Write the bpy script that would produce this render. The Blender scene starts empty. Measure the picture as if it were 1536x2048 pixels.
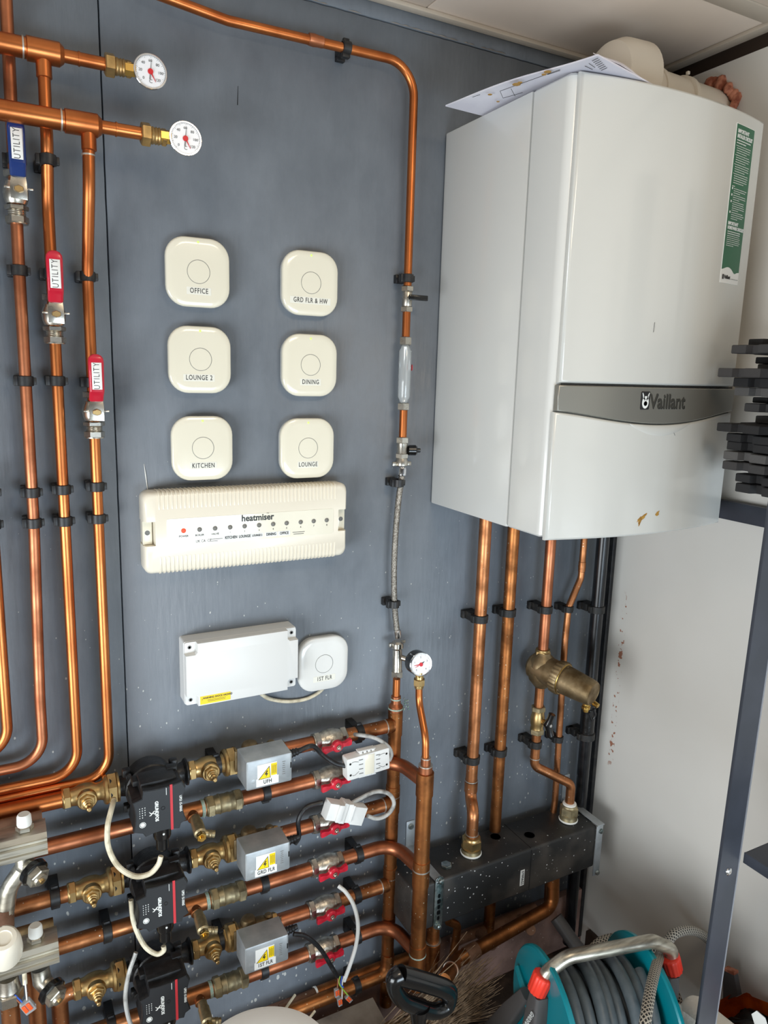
import bpy, bmesh, math, random
from mathutils import Vector, Matrix
random.seed(7)
V = Vector
PI = math.pi
scene = bpy.context.scene
C = scene.collection

# ---------------------------------------------------------------- camera
F_PX = 1473.18
CAM = V((-0.80587, -1.30002, 0.26773))
R_RIGHT = V((0.88356, -0.46745, 0.02862))
R_DOWN = V((-0.06263, -0.17851, -0.98194))
R_FWD = V((0.46412, 0.86581, -0.18700))
cd = bpy.data.cameras.new('camera')
cam = bpy.data.objects.new('camera', cd)
C.objects.link(cam)
cd.sensor_fit = 'HORIZONTAL'
cd.sensor_width = 36.0
cd.lens = F_PX * 36.0 / 1536.0
cd.clip_start = 0.02
m = Matrix.Identity(4)
for i in range(3):
    m[i][0] = R_RIGHT[i]; m[i][1] = -R_DOWN[i]; m[i][2] = -R_FWD[i]; m[i][3] = CAM[i]
cam.matrix_world = m
scene.camera = cam

# ---------------------------------------------------------------- world, lamps, exposure
w = bpy.data.worlds.new('world'); scene.world = w; w.use_nodes = True
w.node_tree.nodes['Background'].inputs[0].default_value = (0.80, 0.88, 1.0, 1)
w.node_tree.nodes['Background'].inputs[1].default_value = 0.30

def area(name, loc, target, sx, sy, power, color):
    l = bpy.data.lights.new(name, 'AREA'); l.shape = 'RECTANGLE'; l.size = sx; l.size_y = sy
    l.energy = power; l.color = color
    o = bpy.data.objects.new(name, l); C.objects.link(o); o.location = loc
    o.rotation_euler = (V(target) - V(loc)).to_track_quat('-Z', 'Y').to_euler()
    return o
area('door_daylight', (-0.15, -2.50, -0.80), (-0.15, 0, -0.90), 1.1, 0.85, 46, (0.74, 0.88, 1.0))
area('window_daylight', (-2.24, -1.35, -0.60), (0.4, -0.2, -0.80), 1.45, 1.0, 68, (0.90, 0.96, 1.0))
area('ceiling_lamp', (-0.15, -1.25, 0.89), (-0.15, -0.9, -1), 0.40, 0.40, 9.0, (1.0, 0.82, 0.60))
scene.view_settings.view_transform = 'Standard'
scene.view_settings.look = 'None'
scene.view_settings.exposure = -0.50
scene.view_settings.gamma = 1.0
scene.view_settings.use_curve_mapping = False

# ---------------------------------------------------------------- pixel -> world helpers (measuring only)
def ray(px, py):
    return R_RIGHT * ((px - 768) / F_PX) + R_DOWN * ((py - 1024) / F_PX) + R_FWD
def at(px, py, Y=0.0):
    d = ray(px, py); return CAM + d * ((Y - CAM.y) / d.y)
def atX(px, py, X):
    d = ray(px, py); return CAM + d * ((X - CAM.x) / d.x)
def atZ(px, py, Z):
    d = ray(px, py); return CAM + d * ((Z - CAM.z) / d.z)

# ---------------------------------------------------------------- materials
def lin(c):
    return tuple((x / 255 / 12.92) if x / 255 <= 0.04045 else ((x / 255 + 0.055) / 1.055) ** 2.4 for x in c) + (1.0,)
MATS = {}
def mat(name, col, rough=0.5, metal=0.0, col2=None, scale=20.0, lo=0.45, hi=0.65, bump=0.0, bscale=60.0,
        emit=None, estr=1.0, trans=0.0, coat=0.0, speck=None, speck_scale=220.0, speck_size=0.18, rough2=None, alpha=None, spec=None, stretch=None):
    mt = bpy.data.materials.new(name); mt.use_nodes = True
    nt = mt.node_tree; b = nt.nodes['Principled BSDF']
    b.inputs['Base Color'].default_value = lin(col)
    b.inputs['Roughness'].default_value = rough
    b.inputs['Metallic'].default_value = metal
    if spec is not None: b.inputs['Specular IOR Level'].default_value = spec
    if coat: b.inputs['Coat Weight'].default_value = coat; b.inputs['Coat Roughness'].default_value = 0.08
    if trans: b.inputs['Transmission Weight'].default_value = trans
    if emit: b.inputs['Emission Color'].default_value = lin(emit); b.inputs['Emission Strength'].default_value = estr
    tc = nt.nodes.new('ShaderNodeTexCoord')
    src = tc.outputs['Object']
    if stretch:
        mp = nt.nodes.new('ShaderNodeMapping'); mp.inputs['Scale'].default_value = stretch
        nt.links.new(src, mp.inputs['Vector']); src = mp.outputs['Vector']
    last = None
    if col2:
        nz = nt.nodes.new('ShaderNodeTexNoise'); nz.inputs['Scale'].default_value = scale; nz.inputs['Detail'].default_value = 5
        nt.links.new(src, nz.inputs['Vector'])
        cr = nt.nodes.new('ShaderNodeValToRGB')
        cr.color_ramp.elements[0].position = lo; cr.color_ramp.elements[0].color = lin(col)
        cr.color_ramp.elements[1].position = hi; cr.color_ramp.elements[1].color = lin(col2)
        nt.links.new(nz.outputs['Fac'], cr.inputs['Fac'])
        last = cr.outputs['Color']
        if rough2 is not None:
            mr = nt.nodes.new('ShaderNodeMapRange'); mr.inputs['From Min'].default_value = lo; mr.inputs['From Max'].default_value = hi
            mr.inputs['To Min'].default_value = rough; mr.inputs['To Max'].default_value = rough2
            nt.links.new(nz.outputs['Fac'], mr.inputs['Value']); nt.links.new(mr.outputs['Result'], b.inputs['Roughness'])
    if speck:
        vo = nt.nodes.new('ShaderNodeTexVoronoi'); vo.inputs['Scale'].default_value = speck_scale
        nt.links.new(tc.outputs['Object'], vo.inputs['Vector'])
        sp = nt.nodes.new('ShaderNodeSeparateColor'); nt.links.new(vo.outputs['Color'], sp.inputs['Color'])
        mu = nt.nodes.new('ShaderNodeMath'); mu.operation = 'MULTIPLY'; mu.inputs[1].default_value = speck_size
        pw = nt.nodes.new('ShaderNodeMath'); pw.operation = 'POWER'; pw.inputs[1].default_value = 4
        nt.links.new(sp.outputs['Red'], pw.inputs[0]); nt.links.new(pw.outputs[0], mu.inputs[0])
        ls = nt.nodes.new('ShaderNodeMath'); ls.operation = 'LESS_THAN'
        nt.links.new(vo.outputs['Distance'], ls.inputs[0]); nt.links.new(mu.outputs[0], ls.inputs[1])
        mx = nt.nodes.new('ShaderNodeMix'); mx.data_type = 'RGBA'
        nt.links.new(ls.outputs[0], mx.inputs['Factor'])
        if last: nt.links.new(last, mx.inputs[6])
        else: mx.inputs[6].default_value = lin(col)
        mx.inputs[7].default_value = lin(speck)
        last = mx.outputs[2]
    if last: nt.links.new(last, b.inputs['Base Color'])
    if bump:
        n2 = nt.nodes.new('ShaderNodeTexNoise'); n2.inputs['Scale'].default_value = bscale; n2.inputs['Detail'].default_value = 4
        nt.links.new(src, n2.inputs['Vector'])
        bp = nt.nodes.new('ShaderNodeBump'); bp.inputs['Strength'].default_value = bump; bp.inputs['Distance'].default_value = 0.002
        nt.links.new(n2.outputs['Fac'], bp.inputs['Height']); nt.links.new(bp.outputs['Normal'], b.inputs['Normal'])
    MATS[name] = mt
    return mt

mat('copper_bright', (210, 128, 74), 0.32, 1.0, (170, 94, 52), 14, 0.40, 0.70, 0.05, 30, rough2=0.40, stretch=(1, 1, 0.5))
mat('copper_dull', (196, 126, 90), 0.38, 1.0, (148, 90, 62), 16, 0.40, 0.68, 0.08, 40, rough2=0.5)
mat('copper_aged', (198, 132, 88), 0.38, 1.0, (142, 92, 58), 22, 0.40, 0.66, 0.10, 60, rough2=0.52, speck=(215, 205, 190), speck_scale=170, speck_size=0.22)
mat('copper_brown', (180, 116, 68), 0.42, 1.0, (124, 78, 46), 26, 0.40, 0.66, 0.12, 60, rough2=0.55, speck=(200, 180, 150), speck_scale=150, speck_size=0.25)
mat('copper_dusty', (136, 102, 82), 0.7, 0.35, (98, 66, 46), 18, 0.40, 0.66, 0.15, 60, speck=(185, 170, 155), speck_scale=120, speck_size=0.25)
mat('solder', (205, 200, 190), 0.4, 0.9)
mat('verdigris', (150, 178, 165), 0.7, 0.2, (190, 190, 175), 200)
mat('brass', (208, 176, 122), 0.34, 1.0, (164, 136, 90), 40, 0.40, 0.68, 0.08, 90, rough2=0.5)
mat('brass_bright', (206, 168, 92), 0.28, 1.0)
mat('brass_cast', (156, 136, 104), 0.48, 0.9, (104, 84, 56), 30, 0.38, 0.68, 0.15, 160, rough2=0.6)
mat('brass_dirty', (184, 168, 132), 0.46, 0.85, (136, 124, 98), 50, 0.4, 0.65, 0.2, 120)
mat('nickel', (206, 200, 188), 0.26, 1.0, (160, 152, 140), 45, 0.42, 0.7, 0.06, 100, rough2=0.42)
mat('nickel_cast', (226, 220, 206), 0.38, 0.95, (170, 162, 148), 90, 0.4, 0.65, 0.3, 260)
mat('chrome', (225, 225, 225), 0.12, 1.0)
mat('chrome_satin', (208, 202, 186), 0.36, 0.9, (140, 134, 122), 70, 0.42, 0.66, 0.15, 90, stretch=(0.15, 1, 1))
mat('galvanised', (182, 186, 188), 0.50, 0.60, (160, 165, 168), 30, 0.40, 0.66, 0.05, 80)
mat('zinc_bright', (190, 198, 196), 0.28, 0.95, (120, 134, 132), 60, 0.4, 0.66, 0.3, 160)
mat('braided', (190, 184, 174), 0.32, 1.0, (120, 112, 102), 400, 0.4, 0.6, 0.6, 900)
mat('black_plastic', (26, 26, 28), 0.42, 0, (38, 38, 40), 60)
mat('clip_black', (24, 24, 26), 0.45, 0, (44, 42, 40), 60, bump=0.1)
mat('clip_dusty', (28, 27, 26), 0.55, 0, (64, 58, 52), 90, 0.50, 0.75)
mat('pump_black', (20, 21, 23), 0.50, 0, (34, 34, 36), 90, bump=0.15, bscale=200)
mat('pump_iron', (28, 28, 29), 0.40, 0.2, (58, 56, 54), 110, 0.5, 0.75, bump=0.3, bscale=180)
mat('pump_face', (38, 40, 43), 0.38)
mat('black_gloss', (14, 14, 15), 0.22, 0, coat=0.3)
mat('black_foam', (36, 36, 36), 0.5, 0, (82, 76, 70), 9, 0.48, 0.74, 0.15, 70, speck=(190, 190, 190), speck_scale=120, speck_size=0.26)
mat('black_pipe', (18, 18, 20), 0.26, 0, (30, 30, 32), 50)
mat('red_lever', (196, 28, 52), 0.28, 0, coat=0.4)
mat('red_handle', (206, 36, 56), 0.30, 0, (176, 26, 44), 60)
mat('blue_lever', (26, 52, 112), 0.28, 0, coat=0.4)
mat('cream_plastic', (238, 230, 212), 0.30, 0, coat=0.15)
mat('cover_cream', (234, 228, 208), 0.16, 0, coat=0.5)
mat('cover_white', (230, 230, 226), 0.18, 0, coat=0.5)
mat('white_plastic', (226, 226, 223), 0.35)
mat('tub_white', (252, 252, 250), 0.35)
mat('white_enamel', (203, 203, 198), 0.20, 0, coat=0.5)
mat('casing_white', (212, 212, 208), 0.24, 0, coat=0.3)
mat('silver_band', (150, 148, 140), 0.32, 0.55)
mat('dark_letter', (40, 40, 40), 0.5)
mat('silver_letter', (126, 124, 116), 0.3, 0.8)
mat('white_letter', (235, 238, 235), 0.5)
mat('grey_letter', (120, 120, 118), 0.6)
mat('paper_label', (236, 236, 232), 0.45)
mat('clear_label', (240, 238, 226), 0.12, 0, coat=0.6)
mat('yellow_label', (250, 216, 10), 0.4)
mat('green_label', (22, 98, 66), 0.28)
mat('gauge_white', (244, 244, 246), 0.3)
mat('needle_red', (210, 24, 36), 0.4)
mat('red_stripe', (196, 52, 60), 0.4)
mat('led_green', (190, 230, 120), 0.4, emit=(190, 240, 110), estr=0.9)
mat('led_red', (240, 80, 50), 0.4, emit=(250, 70, 40), estr=0.8)
mat('led_off', (120, 118, 112), 0.3)
mat('cream_cable', (226, 216, 190), 0.42, 0, (190, 178, 150), 60)
mat('grey_cable', (186, 186, 182), 0.35, 0, (110, 108, 104), 40, 0.5, 0.7)
mat('black_cable', (24, 24, 26), 0.4, 0, (60, 60, 60), 80, 0.55, 0.7)
mat('orange_lever', (232, 92, 40), 0.35)
mat('clear_plastic', (215, 215, 215), 0.15, 0, trans=0.6)
mat('clear_tube', (236, 240, 240), 0.10, 0, trans=0.65)
mat('wire_blue', (40, 90, 190), 0.4)
mat('wire_brown', (150, 90, 60), 0.4)
mat('wire_green', (150, 190, 70), 0.4)
mat('wire_white', (226, 226, 222), 0.4)
mat('shelf_steel', (62, 66, 75), 0.42, 0.2, (68, 72, 82), 12)
mat('shelf_edge', (150, 153, 160), 0.4, 0.3)
mat('foam_dark', (34, 33, 34), 0.75, 0, bump=0.2, bscale=300)
mat('foam_mid', (58, 56, 56), 0.7, 0, bump=0.2, bscale=300)
mat('foam_light', (84, 82, 81), 0.6, 0, bump=0.2, bscale=300)
mat('teal_plastic', (0, 124, 136), 0.35, 0, coat=0.2)
mat('teal_dark', (4, 84, 94), 0.5)
mat('hose_grey', (84, 92, 96), 0.42, 0, (70, 78, 82), 30)
mat('reel_grey', (84, 82, 82), 0.45)
mat('reel_red', (240, 62, 44), 0.38)
mat('straw', (150, 124, 96), 0.7, 0, (96, 76, 56), 60, 0.4, 0.6)
mat('cloth_white', (232, 228, 218), 0.9, 0, bump=0.5, bscale=240)
mat('orange_bag', (226, 98, 20), 0.45, 0, (190, 72, 14), 30, bump=0.2)
mat('polythene_black', (16, 15, 15), 0.28, 0, bump=0.8, bscale=40)
mat('terracotta_foam', (196, 128, 100), 0.8, 0, (140, 74, 50), 60, 0.42, 0.62, 0.8, 80)
mat('flue_white', (222, 212, 196), 0.35)
mat('paper', (214, 212, 222), 0.6, 0, (226, 224, 232), 10)
mat('paper_stain', (168, 128, 62), 0.7)
mat('stain_brown', (176, 134, 58), 0.6, 0, (140, 100, 40), 120)
mat('ceiling_panel', (224, 208, 192), 0.5, 0, (218, 202, 186), 3)
mat('ceiling_trim', (196, 184, 168), 0.45)
mat('dark_trim_and_shade', (52, 38, 28), 0.6)  # brown of the right skirting, also the painted shade above the white wall
mat('floor_grey', (130, 122, 112), 0.85, 0, (86, 76, 66), 9, 0.40, 0.62, 0.4, 60)
mat('skirting', (150, 118, 106), 0.75, 0, (112, 86, 76), 12, 0.4, 0.62, 0.2, 70, speck=(200, 190, 180), speck_scale=110, speck_size=0.2)
mat('grey_board', (150, 144, 136), 0.8, 0, (122, 114, 106), 14, 0.4, 0.62, 0.2, 50)
mat('dark_soil', (44, 34, 28), 0.95, 0, (70, 56, 46), 30, 0.45, 0.7, 0.8, 60)
mat('rear_wall', (120, 118, 114), 0.8)
mat('gap_dark', (12, 12, 12), 0.9)
mat('bead_white', (236, 236, 230), 0.5)

# painted slate board with brush marks, scuffs and paint splashes thickening toward the floor
def wall_paint():
    mt = mat('slate_paint', (110, 117, 126), 0.42, 0)
    nt = mt.node_tree; b = nt.nodes['Principled BSDF']; L = nt.links.new
    tc = [n for n in nt.nodes if n.type == 'TEX_COORD'][0]
    def N(t, **k):
        n = nt.nodes.new(t)
        for a, v in k.items(): setattr(n, a, v)
        return n
    mp = N('ShaderNodeMapping'); mp.inputs['Scale'].default_value = (1.6, 1, 0.9); L(tc.outputs['Object'], mp.inputs[0])
    n1 = N('ShaderNodeTexNoise'); n1.inputs['Scale'].default_value = 6; n1.inputs['Detail'].default_value = 8; n1.inputs['Roughness'].default_value = 0.65
    L(mp.outputs[0], n1.inputs['Vector'])
    cr = N('ShaderNodeValToRGB'); cr.color_ramp.elements[0].position = 0.35; cr.color_ramp.elements[0].color = lin((102, 109, 117))
    cr.color_ramp.elements[1].position = 0.72; cr.color_ramp.elements[1].color = lin((119, 126, 134)); L(n1.outputs['Fac'], cr.inputs[0])
    last = cr.outputs[0]
    sx = N('ShaderNodeSeparateXYZ'); L(tc.outputs['Object'], sx.inputs[0])
    for k, (sc, size, seedv) in enumerate(((20, 0.13, 0), (46, 0.22, 4), (100, 0.34, 9))):
        m2 = N('ShaderNodeMapping'); m2.inputs['Location'].default_value = (seedv, 0, seedv); m2.inputs['Scale'].default_value = (1.3, 0.02, 0.8)
        L(tc.outputs['Object'], m2.inputs[0])
        vo = N('ShaderNodeTexVoronoi'); vo.inputs['Scale'].default_value = sc; L(m2.outputs[0], vo.inputs['Vector'])
        sp = N('ShaderNodeSeparateColor'); L(vo.outputs['Color'], sp.inputs[0])
        pw = N('ShaderNodeMath', operation='POWER'); pw.inputs[1].default_value = 3.6; L(sp.outputs[0], pw.inputs[0])
        # density: few marks high up, many low down
        mr = N('ShaderNodeMapRange'); mr.inputs['From Min'].default_value = 0.3; mr.inputs['From Max'].default_value = -0.95
        mr.inputs['To Min'].default_value = 0.05 * size; mr.inputs['To Max'].default_value = size; L(sx.outputs[2], mr.inputs[0])
        mu = N('ShaderNodeMath', operation='MULTIPLY'); L(pw.outputs[0], mu.inputs[0]); L(mr.outputs[0], mu.inputs[1])
        nn = N('ShaderNodeTexNoise'); nn.inputs['Scale'].default_value = 160; L(tc.outputs['Object'], nn.inputs['Vector'])
        ad = N('ShaderNodeMath', operation='MULTIPLY_ADD'); L(nn.outputs['Fac'], ad.inputs[0]); ad.inputs[1].default_value = 0.14; L(vo.outputs['Distance'], ad.inputs[2])
        sb = N('ShaderNodeMath', operation='SUBTRACT'); L(ad.outputs[0], sb.inputs[0]); sb.inputs[1].default_value = 0.06
        ls = N('ShaderNodeMath', operation='LESS_THAN'); L(sb.outputs[0], ls.inputs[0]); L(mu.outputs[0], ls.inputs[1])
        f = N('ShaderNodeMath', operation='MULTIPLY'); L(ls.outputs[0], f.inputs[0]); f.inputs[1].default_value = 0.72
        mx = N('ShaderNodeMix', data_type='RGBA'); L(f.outputs[0], mx.inputs['Factor']); L(last, mx.inputs[6]); mx.inputs[7].default_value = lin((205, 206, 200))
        last = mx.outputs[2]
    L(last, b.inputs['Base Color'])
    m3 = N('ShaderNodeMapping'); m3.inputs['Scale'].default_value = (7, 1, 1); m3.inputs['Rotation'].default_value = (0, 0.25, 0); L(tc.outputs['Object'], m3.inputs[0])
    n3 = N('ShaderNodeTexNoise'); n3.inputs['Scale'].default_value = 14; n3.inputs['Detail'].default_value = 6; L(m3.outputs[0], n3.inputs['Vector'])
    n4 = N('ShaderNodeTexNoise'); n4.inputs['Scale'].default_value = 7; n4.inputs['Detail'].default_value = 2; L(tc.outputs['Object'], n4.inputs['Vector'])
    ad = N('ShaderNodeMath', operation='MULTIPLY_ADD'); L(n4.outputs['Fac'], ad.inputs[0]); ad.inputs[1].default_value = 4.0; L(n3.outputs['Fac'], ad.inputs[2])
    bp = N('ShaderNodeBump'); bp.inputs['Strength'].default_value = 0.35; bp.inputs['Distance'].default_value = 0.002
    L(ad.outputs[0], bp.inputs['Height']); L(bp.outputs[0], b.inputs['Normal'])
    mr = N('ShaderNodeMapRange'); mr.inputs['From Min'].default_value = 0.3; mr.inputs['From Max'].default_value = 0.7
    mr.inputs['To Min'].default_value = 0.34; mr.inputs['To Max'].default_value = 0.52; L(n1.outputs['Fac'], mr.inputs[0]); L(mr.outputs[0], b.inputs['Roughness'])
wall_paint()

# white laminate panel with torn brown spots near the corner and black mould specks lower down
def wall_white():
    mt = mat('white_laminate', (218, 214, 206), 0.33, 0)
    nt = mt.node_tree; b = nt.nodes['Principled BSDF']; L = nt.links.new
    tc = [n for n in nt.nodes if n.type == 'TEX_COORD'][0]
    def N(t, **k):
        n = nt.nodes.new(t)
        for a, v in k.items(): setattr(n, a, v)
        return n
    sx = N('ShaderNodeSeparateXYZ'); L(tc.outputs['Object'], sx.inputs[0])
    n1 = N('ShaderNodeTexNoise'); n1.inputs['Scale'].default_value = 3; n1.inputs['Detail'].default_value = 4; L(tc.outputs['Object'], n1.inputs['Vector'])
    cr = N('ShaderNodeValToRGB'); cr.color_ramp.elements[0].position = 0.3; cr.color_ramp.elements[0].color = lin((214, 210, 202))
    cr.color_ramp.elements[1].position = 0.7; cr.color_ramp.elements[1].color = lin((222, 218, 211)); L(n1.outputs['Fac'], cr.inputs[0])
    last = cr.outputs[0]
    def band(sock, a, b_, soft):
        # 1 inside a..b
        m1 = N('ShaderNodeMapRange'); m1.inputs['From Min'].default_value = a - soft; m1.inputs['From Max'].default_value = a; L(sock, m1.inputs[0])
        m2 = N('ShaderNodeMapRange'); m2.inputs['From Min'].default_value = b_ + soft; m2.inputs['From Max'].default_value = b_; L(sock, m2.inputs[0])
        mm = N('ShaderNodeMath', operation='MULTIPLY'); L(m1.outputs[0], mm.inputs[0]); L(m2.outputs[0], mm.inputs[1]); return mm.outputs[0]
    # torn spots
    y_b = band(sx.outputs[1], TY0, TY1, 0.003); z_b = band(sx.outputs[2], TZ0, TZ1, 0.03)
    mb = N('ShaderNodeMath', operation='MULTIPLY'); L(y_b, mb.inputs[0]); L(z_b, mb.inputs[1])
    n2 = N('ShaderNodeTexNoise'); n2.inputs['Scale'].default_value = 70; n2.inputs['Detail'].default_value = 3; L(tc.outputs['Object'], n2.inputs['Vector'])
    gt = N('ShaderNodeMath', operation='GREATER_THAN'); L(n2.outputs['Fac'], gt.inputs[0]); gt.inputs[1].default_value = 0.585
    f = N('ShaderNodeMath', operation='MULTIPLY'); L(gt.outputs[0], f.inputs[0]); L(mb.outputs[0], f.inputs[1])
    mx = N('ShaderNodeMix', data_type='RGBA'); L(f.outputs[0], mx.inputs['Factor']); L(last, mx.inputs[6]); mx.inputs[7].default_value = lin((164, 112, 90))
    last = mx.outputs[2]
    for sc, size, top in ((30, 0.15, -0.35), (55, 0.16, -0.6)):
        m2 = N('ShaderNodeMapping'); m2.inputs['Scale'].default_value = (0.02, 1.0, 0.7); m2.inputs['Rotation'].default_value = (0.5, 0, 0)
        L(tc.outputs['Object'], m2.inputs[0])
        vo = N('ShaderNodeTexVoronoi'); vo.inputs['Scale'].default_value = sc; L(m2.outputs[0], vo.inputs['Vector'])
        sp = N('ShaderNodeSeparateColor'); L(vo.outputs['Color'], sp.inputs[0])
        pw = N('ShaderNodeMath', operation='POWER'); pw.inputs[1].default_value = 7; L(sp.outputs[0], pw.inputs[0])
        mr = N('ShaderNodeMapRange'); mr.inputs['From Min'].default_value = top; mr.inputs['From Max'].default_value = -1.0
        mr.inputs['To Min'].default_value = 0.0; mr.inputs['To Max'].default_value = size; L(sx.outputs[2], mr.inputs[0])
        mu = N('ShaderNodeMath', operation='MULTIPLY'); L(pw.outputs[0], mu.inputs[0]); L(mr.outputs[0], mu.inputs[1])
        ls = N('ShaderNodeMath', operation='LESS_THAN'); L(vo.outputs['Distance'], ls.inputs[0]); L(mu.outputs[0], ls.inputs[1])
        mx = N('ShaderNodeMix', data_type='RGBA'); L(ls.outputs[0], mx.inputs['Factor']); L(last, mx.inputs[6]); mx.inputs[7].default_value = lin((50, 44, 40))
        last = mx.outputs[2]
    L(last, b.inputs['Base Color'])
_a = atX(1246, 1205, 0.527); _b = atX(1218, 1515, 0.527)
TY0, TY1 = min(_a.y, _b.y) - 0.012, max(_a.y, _b.y) + 0.0; TZ0, TZ1 = _b.z, _a.z
wall_white()

# woven hose: light mesh over black
def woven():
    mt = mat('woven_hose', (30, 30, 30), 0.5)
    nt = mt.node_tree; b = nt.nodes['Principled BSDF']; L = nt.links.new
    uv = nt.nodes.new('ShaderNodeUVMap')
    out = []
    for a in (45, -45):
        mp = nt.nodes.new('ShaderNodeMapping'); mp.inputs['Rotation'].default_value = (0, 0, math.radians(a)); mp.inputs['Scale'].default_value = (2.1, 2.1, 1)
        L(uv.outputs[0], mp.inputs[0])
        wv = nt.nodes.new('ShaderNodeTexWave'); wv.inputs['Scale'].default_value = 1.0; L(mp.outputs[0], wv.inputs[0])
        g = nt.nodes.new('ShaderNodeMath'); g.operation = 'GREATER_THAN'; g.inputs[1].default_value = 0.72; L(wv.outputs['Fac'], g.inputs[0]); out.append(g)
    mxx = nt.nodes.new('ShaderNodeMath'); mxx.operation = 'MAXIMUM'; L(out[0].outputs[0], mxx.inputs[0]); L(out[1].outputs[0], mxx.inputs[1])
    mx = nt.nodes.new('ShaderNodeMix'); mx.data_type = 'RGBA'; mx.inputs[6].default_value = lin((30, 30, 30)); mx.inputs[7].default_value = lin((178, 170, 156))
    L(mxx.outputs[0], mx.inputs['Factor']); L(mx.outputs[2], b.inputs['Base Color'])
woven()

# ---------------------------------------------------------------- mesh builder
def basis(ax, xh=None):
    z = V(ax).normalized()
    h = V(xh) if xh is not None else (V((0, 0, 1)) if abs(z.z) < 0.9 else V((1, 0, 0)))
    x = (h - z * h.dot(z)).normalized(); y = z.cross(x)
    return x, y, z

class MB:
    def __init__(s): s.v = []; s.f = []; s.uv = None
    def add(s, vs, fs):
        n = len(s.v); s.v += [V(p) for p in vs]; s.f += [tuple(i + n for i in f) for f in fs]; return s
    def loft(s, rings, cap0=True, cap1=True, close=True):
        n = len(rings[0]); vs = [p for r in rings for p in r]; fs = []
        for k in range(len(rings) - 1):
            for i in range(n if close else n - 1):
                j = (i + 1) % n
                fs.append((k * n + i, k * n + j, (k + 1) * n + j, (k + 1) * n + i))
        if cap0: fs.append(tuple(range(n))[::-1])
        if cap1: fs.append(tuple((len(rings) - 1) * n + i for i in range(n)))
        return s.add(vs, fs)
    def lathe(s, o, ax, prof, n=24, xh=None):
        x, y, z = basis(ax, xh); o = V(o); rings = []
        for h, r in prof:
            r = max(r, 1e-5)
            rings.append([o + z * h + x * (r * math.cos(2 * PI * i / n)) + y * (r * math.sin(2 * PI * i / n)) for i in range(n)])
        return s.loft(rings)
    def cyl(s, p0, p1, r0, r1=None, n=24):
        p0, p1 = V(p0), V(p1); r1 = r0 if r1 is None else r1
        return s.lathe(p0, p1 - p0, [(0, r0), ((p1 - p0).length, r1)], n)
    def hexn(s, o, ax, h0, h1, r, xh=None, ch=0.12):
        c = r * ch
        return s.lathe(o, ax, [(h0, r - c), (h0 + c * 0.7, r), (h1 - c * 0.7, r), (h1, r - c)], 6, xh)
    def tube(s, pts, r, n=14, cap=True, uvm=None):
        pts = [V(p) for p in pts]; N = len(pts)
        rr = r if isinstance(r, (list, tuple)) else [r] * N
        t0 = (pts[1] - pts[0]).normalized()
        x, y, _ = basis(t0); rings = []
        for i, p in enumerate(pts):
            if i == 0: t = t0
            elif i == N - 1: t = (pts[-1] - pts[-2]).normalized()
            else: t = ((pts[i + 1] - p).normalized() + (p - pts[i - 1]).normalized()).normalized()
            x = (x - t * x.dot(t)).normalized(); y = t.cross(x)
            rings.append([p + x * (rr[i] * math.cos(2 * PI * k / n)) + y * (rr[i] * math.sin(2 * PI * k / n)) for k in range(n)])
        return s.loft(rings, cap, cap)
    def box(s, c, size, rot=None, bev=0.0, seg=2):
        bm = bmesh.new(); bmesh.ops.create_cube(bm, size=1.0)
        bmesh.ops.scale(bm, vec=V(size), verts=bm.verts)
        if bev > 0: bmesh.ops.bevel(bm, geom=list(bm.edges), offset=min(bev, min(size) * 0.49), segments=seg, profile=0.5, affect='EDGES')
        R = rot if rot is not None else Matrix.Identity(3)
        bm.verts.index_update()
        vs = [V(c) + R @ v.co for v in bm.verts]; fs = [tuple(v.index for v in f.verts) for f in bm.faces]
        bm.free(); return s.add(vs, fs)
    def prism(s, poly, o, ux, uy, depth, bev=0.0):
        # polygon in ux,uy at o, pushed out along ux x uy
        ux, uy, o = V(ux), V(uy), V(o); uz = ux.cross(uy).normalized()
        R = lambda k, h: [o + ux * (p[0]) + uy * (p[1]) + uz * h for p in k]
        if bev:
            cx = sum(p[0] for p in poly) / len(poly); cy = sum(p[1] for p in poly) / len(poly)
            ins = inset(poly, bev)
            mid = inset(poly, bev * 0.3)
            return s.loft([R(poly, 0), R(poly, depth - bev), R(mid, depth - bev * 0.3), R(ins, depth)])
        return s.loft([R(poly, 0), R(poly, depth)])
    def sphere(s, c, r, n=16, sc=(1, 1, 1)):
        c = V(c); rings = []
        m_ = n // 2
        for k in range(m_ + 1):
            a = PI * k / m_; rr = max(math.sin(a), 1e-4) * r
            rings.append([c + V((rr * math.cos(2 * PI * i / n) * sc[0], rr * math.sin(2 * PI * i / n) * sc[1], -math.cos(a) * r * sc[2])) for i in range(n)])
        return s.loft(rings)
    def xf(s, M): s.v = [M @ p for p in s.v]; return s
    def build(s, name, mt, parent=None, angle=32, local=False):
        me = bpy.data.meshes.new(name)
        off = V((0, 0, 0))
        if parent is not None and not local: off = origin_of(parent)
        me.from_pydata([tuple(p - off) for p in s.v], [], s.f)
        me.materials.append(MATS[mt]); 
        bm = bmesh.new(); bm.from_mesh(me); bmesh.ops.recalc_face_normals(bm, faces=bm.faces); bm.to_mesh(me); bm.free()
        me.polygons.foreach_set('use_smooth', [True] * len(me.polygons))
        me.set_sharp_from_angle(angle=math.radians(angle))
        me.update()
        o = bpy.data.objects.new(name, me); C.objects.link(o)
        if parent is not None: o.parent = parent
        return o

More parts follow.
